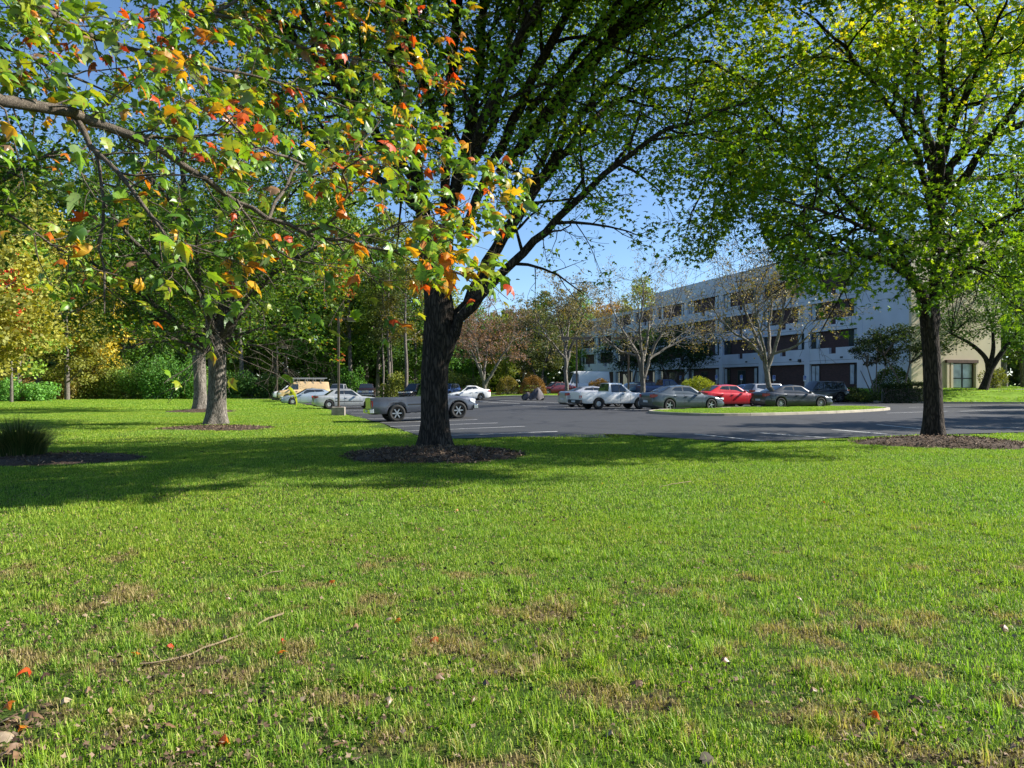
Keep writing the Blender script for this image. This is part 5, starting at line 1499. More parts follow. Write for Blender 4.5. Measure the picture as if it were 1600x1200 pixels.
        # side windows: (polygon in x,z)
        for poly in g['side']:
            for sgn in (1, -1):
                wmb = MB(); off = .008
                pts = [(x, sgn * (side_y(x, z, g) + off), z) for x, z in poly]
                wmb.add(pts, [tuple(range(len(pts)))])
                n = len(pts); inn = [(x, y - sgn * .012, z) for x, y, z in pts]
                wmb.add(pts + inn, [(i, (i + 1) % n, n + (i + 1) % n, n + i) for i in range(n)])
                wmb.build('side_window', MCAR, root)
                cx_ = sum(q[0] for q in poly) / n; cz_ = sum(q[1] for q in poly) / n
                tm_ = MB(); big = [(cx_ + (x - cx_) + (.035 if x > cx_ else -.035), cz_ + (z - cz_) + (.028 if z > cz_ else -.028)) for x, z in poly]
                tm_.add([(x, sgn * (side_y(x, z, g) + .004), z) for x, z in big], [tuple(range(n))]); tm_.build('window_trim', MSEAT, root, fix=False)
        # front and rear glass
        for nm, (xa, za), (xb, zb_), ok in (('windscreen', (xA, zA), (xB, zB), g.get('front', True)), ('rear_window', (xD, zD), (xC, zC), g.get('rear', True))):
            if not ok: continue
            fr = MB(); nn = Vector((zb_ - za, 0, -(xb - xa))).normalized() * (1 if nm == 'windscreen' else 1)
            d = Vector((xb - xa, 0, zb_ - za)); nrm = Vector((-d.z, 0, d.x)).normalized()
            if nrm.x * (1 if nm == 'windscreen' else -1) < 0: nrm = -nrm
            V = []
            lo_, hi_ = g.get('glass_lo', .08), .93
            for t in (lo_, .5, hi_):
                x = xa + (xb - xa) * t; z = za + (zb_ - za) * t
                yt = side_y(x, z, g) - .05
                for k in range(-4, 5):
                    q = k / 4
                    zz = .045 * (1 - q * q * .95) * min(1, (z - interp(deck, x) + .05) / .25)
                    V.append(Vector((x, yt * q, z + max(zz, 0))) + nrm * .012)
            fr.add([tuple(v) for v in V], [(r_ * 9 + k, r_ * 9 + k + 1, r_ * 9 + 9 + k + 1, r_ * 9 + 9 + k) for r_ in range(2) for k in range(8)])
            fr.build(nm, MCAR, root, smooth=True, fix=False)
    # wheels
    for xw in (xf, xr):
        for s in (1, -1):
            t, rm, spk = make_wheel(Rw, sp.get('ww', .22), sp.get('rim', 'five'), s)
            wo = t.build('wheel', MTYRE, root, (xw, s * (Wd / 2 - .125), Rw), smooth=True)
            rm.build('rim', sp.get('rimback', MDARK), wo, smooth=True)
            spk.build('wheel_cover' if sp.get('rim') == 'steel' else 'spokes', sp.get('rimmat', MRIM), wo, smooth=False)
    # lamps
    zf = interp(deck, hl - .15); zr_ = interp(deck, -hl + .1)
    hz = sp.get('headz', zf - .17); tz = sp.get('tailz', zr_ - .2)
    hh, ht = sp.get('headh', .075), sp.get('tailh', .09)
    for s in (1, -1):
        m = MB(); y0 = hw(hl - .1)
        m.add([(hl + .012, s * y0 * .45, hz - hh), (hl + .012, s * y0 * .45, hz + hh), (hl + .0, s * (y0 - .08), hz + hh), (hl + .0, s * (y0 - .08), hz - hh), (hl - .3, s * (hw(hl - .3) + .008), hz + hh * .9), (hl - .3, s * (hw(hl - .3) + .008), hz + hh * .1),
               (hl - .06, s * (hw(hl - .06) + .012), hz + hh), (hl - .06, s * (hw(hl - .06) + .012), hz - hh)], [(0, 1, 2, 3), (2, 6, 7, 3), (6, 4, 5, 7)])
        m.build('headlight', MHEAD, root, fix=False)
        m = MB(); tl = sp.get('taillen', .28); ti = sp.get('tailin', .62); y0 = hw(-hl + .04)
        m.add([(-hl - .012, s * y0 * ti, tz - ht), (-hl - .012, s * y0 * ti, tz + ht), (-hl - .004, s * (y0 - .05), tz + ht), (-hl - .004, s * (y0 - .05), tz - ht), (-hl + tl, s * (hw(-hl + tl) + .008), tz + ht * .85), (-hl + tl, s * (hw(-hl + tl) + .008), tz - ht * .2),
               (-hl + .05, s * (hw(-hl + .05) + .012), tz + ht), (-hl + .05, s * (hw(-hl + .05) + .012), tz - ht)], [(0, 1, 2, 3), (2, 6, 7, 3), (6, 4, 5, 7)])
        m.build('tail_light', MTAIL, root, fix=False)
        # mirror
        g = sp['gh'][0]; mx = g['pts'][0][0] - .42; mz = interp(deck, mx) + .09
        m = MB(); m.obox((mx, s * (hw(mx) + .06), mz), (.05, 0, 0), (0, .10, 0), (0, 0, .065)); m.build('mirror', sp.get('mirmat', P), root, bevel=.02)
    # bumpers
    if sp.get('chrome'):
        for e, nm in ((1, 'front_bumper'), (-1, 'rear_bumper')):
            m = MB(); z = sp.get('bumpz', .5)
            m.box((min(e * (hl - .12), e * (hl + .09)), -Wd / 2 + .02, z - .11), (max(e * (hl - .12), e * (hl + .09)), Wd / 2 - .02, z + .11)); m.build(nm, sp['chrome'], root, bevel=.03)
    else:
        m = MB(); m.box((hl - .05, -Wd * .32, sill + .12), (hl + .012, Wd * .32, sill + .26)); m.build('air_intake', MSEAT, root)
    if sp.get('grille', True):
        gz = sp.get('grillez', hz); gh_ = sp.get('grilleh', .06)
        m = MB(); m.box((hl - .02, -Wd * .2, gz - gh_), (hl + .016, Wd * .2, gz + gh_)); gr = m.build('grille', sp.get('grillemat', MSEAT), root)
        m = MB()
        for q in (-.5, 0, .5): m.box((hl + .0165, -Wd * .19, gz + q * gh_ - .008), (hl + .03, Wd * .19, gz + q * gh_ + .008))
        m.build('grille_bar', MCHROME, gr)
    m = MB(); m.box((-hl - .018 - (.09 if sp.get('chrome') else 0), -.26, sp.get('platez', sill + .35) - .06), (-hl - .004 - (.09 if sp.get('chrome') else 0), .26, sp.get('platez', sill + .35) + .06)); m.build('number_plate', MPLATE, root)
    # door seams and handles
    for x in sp.get('seams', []):
        for s in (1, -1):
            zt = interp(deck, x)
            m = MB(); V = []; zz = np.linspace(sill + .1, zt - .04, 6)
            for z in zz:
                lo = low(x); k = (z - lo) / (zt - lo); y = np.interp(k, [0, .12, .42, .68, .93], [hw(x) - .035, hw(x) - .004, hw(x), hw(x) - .012, hw(x) - .04]) + .003
                V += [(x - .007, s * y, z), (x + .007, s * y, z)]
            m.add(V, [(2 * i, 2 * i + 1, 2 * i + 3, 2 * i + 2) for i in range(5)]); m.build('door_seam', MSEAT, root, fix=False)
    for x in sp.get('handles', []):
        for s in (1, -1):
            z = interp(deck, x) - .13
            m = MB(); m.obox((x, s * (hw(x) - .012 + .012), z), (.085, 0, 0), (0, .02, 0), (0, 0, .016)); m.build('door_handle', sp.get('handlemat', P), root)
    if sp.get('trim'):
        z = sp['trim']
        for s in (1, -1):
            m = MB(); V = []
            for x in np.linspace(xr + Ra + .05, xf - Ra - .05, 6): V += [(x, s * (hw(x) + .006), z - .03), (x, s * (hw(x) + .006), z + .03)]
            m.add(V, [(2 * i, 2 * i + 1, 2 * i + 3, 2 * i + 2) for i in range(5)]); m.build('side_trim', sp.get('trimmat', MSEAT), root, fix=False)
    return root

def sedan(paint_, L=4.85, W_=1.82, H=1.45, Rw=.325, rim='five', style='mod', **kw):
    """+x nose"""
    h = L / 2
    if style == 'mod':
        deck = [(-h, .70), (-h + .02, .92), (-h + .12, 1.02), (-h + .6, 1.03), (-.9, .97), (.6, .93), (h - 1.15, .90), (h - .5, .80), (h - .12, .66), (h, .52)]
        A, B, C, D = (h - 1.35, .91), (h - 2.15, H - .045), (-h + 1.35, H - .07), (-h + .55, 1.03)
        tum = .22; sw0 = 1.0
    else:   # older three-box
        deck = [(-h, .60), (-h + .02, .84), (-h + .1, .95), (-h + .8, .97), (-.9, .95), (.6, .92), (h - 1.2, .89), (h - .45, .80), (h - .08, .70), (h, .55)]
        A, B, C, D = (h - 1.4, .90), (h - 2.1, H - .05), (-h + 1.45, H - .06), (-h + .85, .97)
        tum = .2; sw0 = .98
    zb = lambda x: interp(deck, x) + .035
    rt = H - .10
    def on(p, q, z): return p[0] + (q[0] - p[0]) * (z - p[1]) / (q[1] - p[1])
    xb = (B[0] + C[0]) / 2 + .05
    f0 = on(A, B, zb(A[0] - .1) + .03) - .16; f1 = on(A, B, rt) - .13
    r0 = on(D, C, zb(D[0]) + .03) + .28; r1 = on(D, C, rt - .01) + .16
    side = [[(f0, zb(f0)), (f1, rt), (xb + .04, rt + .012), (xb + .04, zb(xb))], [(xb - .04, zb(xb)), (xb - .04, rt + .012), (r1 + .12, rt - .005), (r0 + .12, zb(r0))]]
    d = dict(L=L, W=W_, Rw=Rw, xf=h - .93, xr=-h + 1.05, deck=deck, paint=paint_, rim=rim, sill=.20,
             gh=[dict(pts=[A, B, C, D], mid=[((B[0] + C[0]) / 2 + .2, H)], side=side, tumble=tum)], seams=[xb, f0 - .12 + .2, r0 + .25], handles=[xb + .12, r0 + .45], headz=.68, tailz=.86, headh=.06)
    d.update(kw); return d

def pickup(paint_, L=5.2, W_=1.95, H=1.78, Rw=.39, bed=2.0, rim='six', ext=False, belt=1.16, chrome=None, **kw):
    h = L / 2
    bz = belt + .02
    deck = [(-h, bz - .02), (-h + .03, bz), (-h + bed, bz), (-h + bed + .05, belt), (h - 1.5, belt - .01), (h - .9, belt - .05), (h - .25, belt - .12), (h - .04, belt - .2), (h, belt - .3)]
    A = (h - 1.45, belt); B = (h - 2.05, H - .05); C = (-h + bed + .2, H - .04); D = (-h + bed + .07, belt)
    rt = H - .13; zb = belt + .04
    if ext:
        xm = C[0] + .62
        side = [[(A[0] - .2, zb), (B[0] - .06, rt), (xm + .04, rt), (xm + .04, zb)], [(xm - .05, zb), (xm - .05, rt), (C[0] + .12, rt), (C[0] + .1, zb)]]
    else:
        side = [[(A[0] - .2, zb), (B[0] - .06, rt), (C[0] + .22, rt), (C[0] + .2, zb)]]
    d = dict(L=L, W=W_, Rw=Rw, xf=h - .92, xr=-h + 1.22, deck=deck, paint=paint_, rim=rim, sill=.42, bed=(-h + .04, -h + bed), bedz=.72, round=.10, ww=.25,
             gh=[dict(pts=[A, B, C, D], side=side, tumble=.17, glass_lo=.12)], seams=[A[0] - .15, (C[0] + .1) if not ext else xm - .0], handles=[(C[0] + .35) if not ext else xm + .15],
             headz=belt - .33, tailz=belt - .27, headh=.11, tailh=.17, taillen=.10, tailin=.84, chrome=chrome, bumpz=.56, grilleh=.13, grillez=belt - .33, platez=.56, handlemat=MSEAT)
    d.update(kw); return d

def suv(paint_, L=4.7, W_=1.88, H=1.72, Rw=.37, **kw):
    h = L / 2
    deck = [(-h, .8), (-h + .03, 1.0), (-h + .15, 1.06), (.5, 1.02), (h - 1.1, 1.0), (h - .35, .92), (h - .08, .8), (h, .62)]
    A = (h - 1.2, 1.01); B = (h - 1.85, H - .06); C = (-h + .45, H - .09); D = (-h + .12, 1.06)
    rt = H - .12; zb = 1.08
    side = [[(A[0] - .25, zb), (B[0] - .05, rt), (.18, rt), (.18, zb)], [(.10, zb), (.10, rt), (-.78, rt), (-.95, zb)], [(-1.02, zb), (-.86, rt), (C[0] + .18, rt - .02), (C[0] + .02, zb)]]
    d = dict(L=L, W=W_, Rw=Rw, xf=h - .9, xr=-h + .95, deck=deck, paint=paint_, rim='five', sill=.27, gh=[dict(pts=[A, B, C, D], side=side, tumble=.18)], seams=[.14, -.85, A[0] - .15], handles=[.3, -.6], headz=.82, tailz=1.0)
    d.update(kw); return d

def van(paint_, L=5.3, W_=2.0, H=2.08, hood=.85, Rw=.37, front_only=True, belt=1.25, **kw):
    h = L / 2
    deck = [(-h, belt - .01), (-h + .03, belt), (h - hood - .05, belt), (h - hood * .6, belt - .07), (h - .12, belt - .16), (h, belt - .35)]
    A = (h - hood + .02, belt - .02); B = (h - hood - .62, H - .1); C = (-h + .12, H - .06); D = (-h + .02, belt)
    zb = belt + .02; rt = H - .28
    xb = B[0] - .5
    side = [[(A[0] - .25, zb), (B[0] + .1, rt), (xb, rt), (xb, zb)]] + kw.pop('extra', [])
    d = dict(L=L, W=W_, Rw=Rw, xf=h - .85, xr=-h + 1.15, deck=deck, paint=paint_, rim='steel', rimmat=MHUB, sill=.36, round=.08, taper=.01,
             gh=[dict(pts=[A, B, C, D], mid=[(B[0] - .5, H)], side=side, tumble=.12, rear=True)], seams=[xb - .08, A[0] - .1], handles=[xb + .1], headz=belt - .4, tailz=belt - .25, tailh=.13, taillen=.06, tailin=.85, headh=.09, grillez=belt - .4, grilleh=.1)
    d.update(kw); return d

Psilv = paint('paint_silver', (.42, .43, .45)); Psilv2 = paint('paint_warm_silver', (.40, .41, .40)); Pwhite = paint('paint_white', (.74, .74, .72), 0); Pgrey = paint('paint_grey_blue', (.050, .066, .080), .3)
Pram = paint('paint_steel_grey', (.105, .115, .145), .4); Ptan = paint('paint_tan', (.68, .47, .24), 0); Pred = paint('paint_red', (.50, .012, .02), .1); Pdark = paint('paint_dark_blue_grey', (.014, .019, .028), .15)
Pblack = paint('paint_black', (.012, .012, .014), .1); Pblue = paint('paint_blue', (.03, .07, .20), .3); Pmar = paint('paint_maroon', (.10, .012, .015), .2); Pchev = paint('paint_dark_red_black', (.03, .012, .012), .1)
Plblue = paint('paint_light_blue_silver', (.34, .40, .45), .4)
def at(u, Y): return UY(u, Y)
th = R(22)
vehicle('steel grey pickup truck with black bed liner, half behind the middle maple', 'pickup truck', at(658, 38.2), R(20), pickup(Pram, chrome=MCHROME, Rw=.41, rim='six', trim=.80, H=1.80, bed=2.5), name='parked_pickup')
vehicle('silver older sedan behind the nearest lamp post, red tail lamp to the left', 'car', at(541, 58), th, sedan(Psilv2, L=4.9, W_=1.82, H=1.42, style='old', rim='steel', rimmat=MHUB, trim=.55), name='parked_car')
vehicle('pale blue-silver sedan with its nose to the left in front of the tan van', 'car', at(484, 68), R(202), sedan(Plblue, L=4.95, W_=1.85, H=1.42, style='mod', rim='steel', rimmat=MHUB), name='parked_car')
tv = vehicle('tan cargo van with a ladder rack on its roof', 'van', at(474, 80), R(202), van(Ptan, L=5.2, H=2.08, mirmat=MSEAT), name='parked_van')
vehicle('white vehicle mostly hidden behind the tan van, its nose showing at the left', 'van', at(462, 86), R(202), van(Pwhite, L=5.0, H=1.7, belt=1.1, W_=1.9), name='parked_van')
# ladder rack and ladders on the tan van: a part of the van
rk = MB()
for x in (-1.9, -1.1, -.3, .5, 1.1):
    rk.box((x - .02, -.86, 2.30), (x + .02, .86, 2.34))
    for s in (-.84, .84): rk.box((x - .02, s - .02, 2.02), (x + .02, s + .02, 2.34))
for s in (-.84, .84): rk.box((-2.1, s - .02, 2.345), (1.3, s + .02, 2.385))
rk.build('roof_rack', MPOLE, tv)
ld = empty('ladder', (tv.location.x, tv.location.y, tv.location.z), R(202), 'aluminium ladder lying on the roof rack of the tan van', 'ladder')
lm = MB()
for y in (.15, .55): lm.box((-2.35, y - .025, 2.40), (1.5, y + .025, 2.48))
lm.build('side_rail', MPOLE, ld)
lm = MB()
for x in np.arange(-2.2, 1.5, .3): lm.box((x - .015, .17, 2.425), (x + .015, .53, 2.455))
lm.build('rung', MPOLE, ld)
vehicle('white compact sedan at the far side of the lot right of the middle maple', 'car', at(731, 77.5), R(196), sedan(Pwhite, L=4.45, W_=1.72, H=1.47, rim='five'), name='parked_car')
vehicle('black pickup truck with a wide chrome grille seen from the front under the wood', 'pickup truck', at(573, 95), R(277), pickup(Pchev, L=5.6, H=1.9, W_=2.03, belt=1.25, chrome=MCHROME, grillemat=MCHROME, Rw=.42), name='parked_pickup')
vehicle('grey pickup truck seen from the front just right of the tan van', 'pickup truck', at(530, 94), R(268), pickup(Psilv, L=5.2, H=1.85, W_=1.98, belt=1.2, chrome=MCHROME, Rw=.4), name='parked_pickup')
vehicle('dark boxy off-roader in the shade just left of the middle maple trunk', 'car', at(648, 92), R(240), suv(Pblack, L=4.3, H=1.85, W_=1.9), name='parked_car')
vehicle('blue car barely showing between the middle trunk and the white sedan', 'car', at(700, 93), R(250), suv(Pblue, L=4.5, H=1.7), name='parked_car')
vehicle('white extended-cab pickup truck in the middle of the lot', 'pickup truck', at(955, 47.6), R(20), pickup(Pwhite, L=4.95, W_=1.72, H=1.60, Rw=.335, bed=1.85, ext=True, belt=1.02, rim='steel', rimmat=MHUB, sill=.36, chrome=MSEAT, bumpz=.48, tailh=.10, headh=.08, grilleh=.09, platez=.48), name='parked_pickup')
vehicle('silver coupe hidden behind the bed of the white pickup', 'car', at(928, 52), R(20), sedan(Psilv, L=4.7, W_=1.78, H=1.36, style='mod', rim='five'), name='parked_car')
vehicle('grey-blue sedan beside the tip of the long grass island', 'car', at(1065, 44.8), R(19), sedan(Pgrey, L=4.72, W_=1.84, H=1.44, rim='five', Rw=.335), name='parked_car')
vehicle('bright red sedan with its nose to the right, behind the island tree', 'car', at(1138, 52.5), R(17), sedan(Pred, L=4.8, W_=1.85, H=1.47, rim='five', Rw=.335), name='parked_car')
vehicle('dark blue-grey sedan behind the pale trunk on the long island', 'car', at(1237, 48.8), R(15), sedan(Pdark, L=4.85, W_=1.85, H=1.45, rim='ten', Rw=.34), name='parked_car')
vehicle('blue sedan roof showing behind the red sedan', 'car', at(1162, 63), R(195), sedan(Pblue, L=4.7, H=1.48), name='parked_car')
vehicle('silver-grey hatchback behind the dark blue-grey sedan', 'car', at(1205, 58), R(15), suv(Psilv, L=4.4, H=1.6), name='parked_car')
vehicle('black off-roader in the shade before the brick ground floor', 'car', at(1280, 65.5), R(192), suv(Pblack, L=4.7, H=1.8, W_=1.9, Rw=.38), name='parked_car')
vehicle('dark blue pickup truck in front of the entrance, left of the clipped shrub', 'pickup truck', at(1038, 76), R(15), pickup(paint('paint_navy', (.02, .045, .14), .2), L=5.3, H=1.9, belt=1.25, ext=True), name='parked_pickup')
vehicle('maroon car between the bare trunk and the dark blue pickup', 'car', at(1012, 82), R(15), suv(Pmar, L=4.6, H=1.6), name='parked_car')
vehicle('dark teal sedan behind the cab of the white pickup', 'car', at(985, 78), R(195), sedan(paint('paint_teal', (.02, .06, .075), .3), L=4.8, H=1.5), name='parked_car')
# tall white passenger van
wv = vehicle('tall white passenger van with a raised roof at the back of the lot', 'van', at(912, 93), R(192), van(Pwhite, L=6.2, H=2.75, hood=1.05, W_=2.05, belt=1.3, extra=[]), name='parked_van')
vehicle('small pale car at the back left of the tall white van', 'car', at(862, 99), R(196), sedan(Pwhite, L=4.4, H=1.45), name='parked_car')
vehicle('dark red car nose at the back, left of the bare trunk and the white van', 'car', at(868, 90), R(200), sedan(Pmar, L=4.5, H=1.45), name='parked_car')

# covered motorcycle
mc = empty('motorcycle', UY(833, 71), R(8), 'motorcycle under a grey weather cover in front of the right clipped shrub', 'motorcycle')
MCOV = pmat('cover_cloth', (.085, .075, .08), .75, var=.35, scale=3, bump=.5)
def cover():
    n = 26; k = 15; V = []
    r = np.random.default_rng(9)
    for i in range(n):
        t = i / (n - 1); x = -1.0 + 2.0 * t
        ht = float(np.interp(x, [-1.02, -.85, -.4, -.05, .25, .45, .62, .85, 1.02], [.42, .66, .74, .86, 1.08, 1.34, 1.20, .72, .45]))
        bw = float(np.interp(x, [-1.02, -.8, 0, .45, .8, 1.02], [.10, .25, .36, .42, .2, .08]))
        for j in range(k):
            a = math.pi * j / (k - 1); c, s = math.cos(a), math.sin(a)
            y = bw * (abs(c) ** .9) * (1 if c > 0 else -1) * (1.0 + .16 * math.sin(x * 15 + j * 1.3))
            z = .14 + .09 * math.sin(x * 9) + (ht - .2) * (s ** 1.1) + .03 * math.sin(j * 2 + x * 11)
            V.append((x, y, z))
    F = [(i * k + j, i * k + j + 1, (i + 1) * k + j + 1, (i + 1) * k + j) for i in range(n - 1) for j in range(k - 1)]
    m = MB(); m.add(V, F); return m
cover().build('weather_cover', MCOV, mc, smooth=True)
for x in (-.78, .78):
    t, rm, spk = make_wheel(.31, .13, 'seven', 1); wo = t.build('wheel', MTYRE, mc, (x, 0, .31), smooth=True); spk.build('spokes', MRIM, wo)
m = MB(); m.box((-.7, -.09, .25), (.7, .09, .7)); m.build('frame', MSEAT, mc)

# ------------------------------------------------------------------ the near maple whose bough crosses the picture
def near_leaf_mesh(seed, curl):
    r = np.random.default_rng(seed)
    # outline of a three/five-lobed red maple leaf with toothed edge, length 1
    half = [(0, 0), (.10, -.02), (.22, .04), (.34, .10), (.30, .20), (.36, .30), (.50, .44), (.40, .47), (.33, .46), (.24, .50), (.22, .60), (.14, .74), (.12, .82), (.05, .90), (0, 1.0)]
    half = [(x * (1 + r.normal() * .04), y + r.normal() * .008) for x, y in half]; half = [(x * .86, y) for x, y in half]; half[0] = (0, 0); half[-1] = (0, 1.0)
    cen = [(0, t) for t in (0, .25, .5, .75, 1.0)]
    def z(x, y): return -curl * (y - .3) ** 2 * .9 - curl * .5 * abs(x) ** 1.4 * 2 + .05 * math.sin(7 * x + seed) * abs(x) * 2 + abs(x) * .22 * (1 - curl)
    V = []; F = []
    midi = {}
    C = [(0, .12), (0, .42), (0, .70)]
    V = [(x, y, z(x, y)) for x, y in half]
    nC = len(V); V += [(x, y, z(x, y)) for x, y in C]
    n = len(half)
    def cidx(y): return nC + (0 if y < .22 else (1 if y < .56 else 2))
    F = []
    for i in range(n - 1):
        a, b_ = cidx(half[i][1]), cidx(half[i + 1][1])
        F.append((i, i + 1, a))
        if a != b_: F.append((a, i + 1, b_))
    # mirror
    off = len(V); V += [(-x * (1 + r.normal() * .03), y, zz) for x, y, zz in V]
    F += [(c + off, b_ + off, a + off) for a, b_, c in F[:]]
    # petiole
    k = len(V); V += [(-.012, 0, 0), (.012, 0, 0), (.008, -.38, .10), (-.008, -.38, .10)]; F.append((k, k + 1, k + 2)); F.append((k, k + 2, k + 3))
    return np.array(V, float), np.array(F)
NL = [near_leaf_mesh(k, c) for k, c in enumerate((.3, .8, 1.2, 1.6, .5, 1.0))]
def near_mat(name, c0, c1, trans=.45, spots=None, back=None):
    m = leaf_mat(name, [(0, c0), (1, c1)], trans=trans, rough=.38, spec=.4, back=back)
    t = m.node_tree
    rmp = [n for n in t.nodes if n.type == 'VALTORGB'][0]
    n = node(t, 'ShaderNodeTexNoise', i_Scale=2.4, i_Detail=3); tc = t.nodes.new('ShaderNodeTexCoord'); t.links.new(tc.outputs['Object'], n.inputs['Vector'])
    oi = t.nodes.new('ShaderNodeObjectInfo'); vm = node(t, 'ShaderNodeVectorMath', operation='ADD'); t.links.new(tc.outputs['Object'], vm.inputs[0]); t.links.new(oi.outputs['Random'], vm.inputs[1]); t.links.new(vm.outputs[0], n.inputs['Vector'])
    r2 = ramp(t, n.outputs['Fac'], [(.3, (0, 0, 0)), (.7, (1, 1, 1))])
    t.links.new(r2, rmp.inputs[0])
    if spots:
        n3 = node(t, 'ShaderNodeTexNoise', i_Scale=9, i_Detail=2); t.links.new(vm.outputs[0], n3.inputs['Vector'])
        k = ramp(t, n3.outputs['Fac'], [(.62, (0, 0, 0)), (.68, (1, 1, 1))])
        mx = t.nodes.new('ShaderNodeMix'); mx.data_type = 'RGBA'
        outs = [l.to_socket for l in rmp.outputs[0].links]
        t.links.new(k, mx.inputs[0]); t.links.new(rmp.outputs[0], mx.inputs[6]); mx.inputs[7].default_value = spots + (1,)
        for s in outs: t.links.new(mx.outputs[2], s)
    return m
BK = (.30, .36, .22)
NM = [near_mat('leaf_green', (.12, .26, .018), (.22, .38, .025), spots=(.08, .06, .02), back=BK), near_mat('leaf_deep_green', (.05, .13, .018), (.11, .23, .025), back=BK),
      near_mat('leaf_yellow_green', (.20, .32, .02), (.34, .38, .025), spots=(.25, .10, .02), back=BK), near_mat('leaf_green_orange', (.20, .28, .02), (.60, .22, .015), back=(.4, .3, .16)),
      near_mat('leaf_orange', (.62, .13, .012), (.55, .24, .02), spots=(.15, .04, .02), back=(.5, .25, .13)), near_mat('leaf_red', (.50, .045, .015), (.55, .12, .02), spots=(.14, .03, .02), back=(.42, .15, .10)),
      near_mat('leaf_yellow', (.60, .42, .03), (.62, .30, .02), back=(.5, .4, .2)), near_mat('leaf_dry', (.13, .07, .035), (.25, .15, .08), trans=.15, back=(.24, .16, .10))]
NPROB = np.array([.42, .24, .23, .03, .02, .015, .025, .02]); NPROB /= NPROB.sum()
NLm = [mesh_arrays('leaf', V, F, NM[0], smooth=True) for V, F in NL]

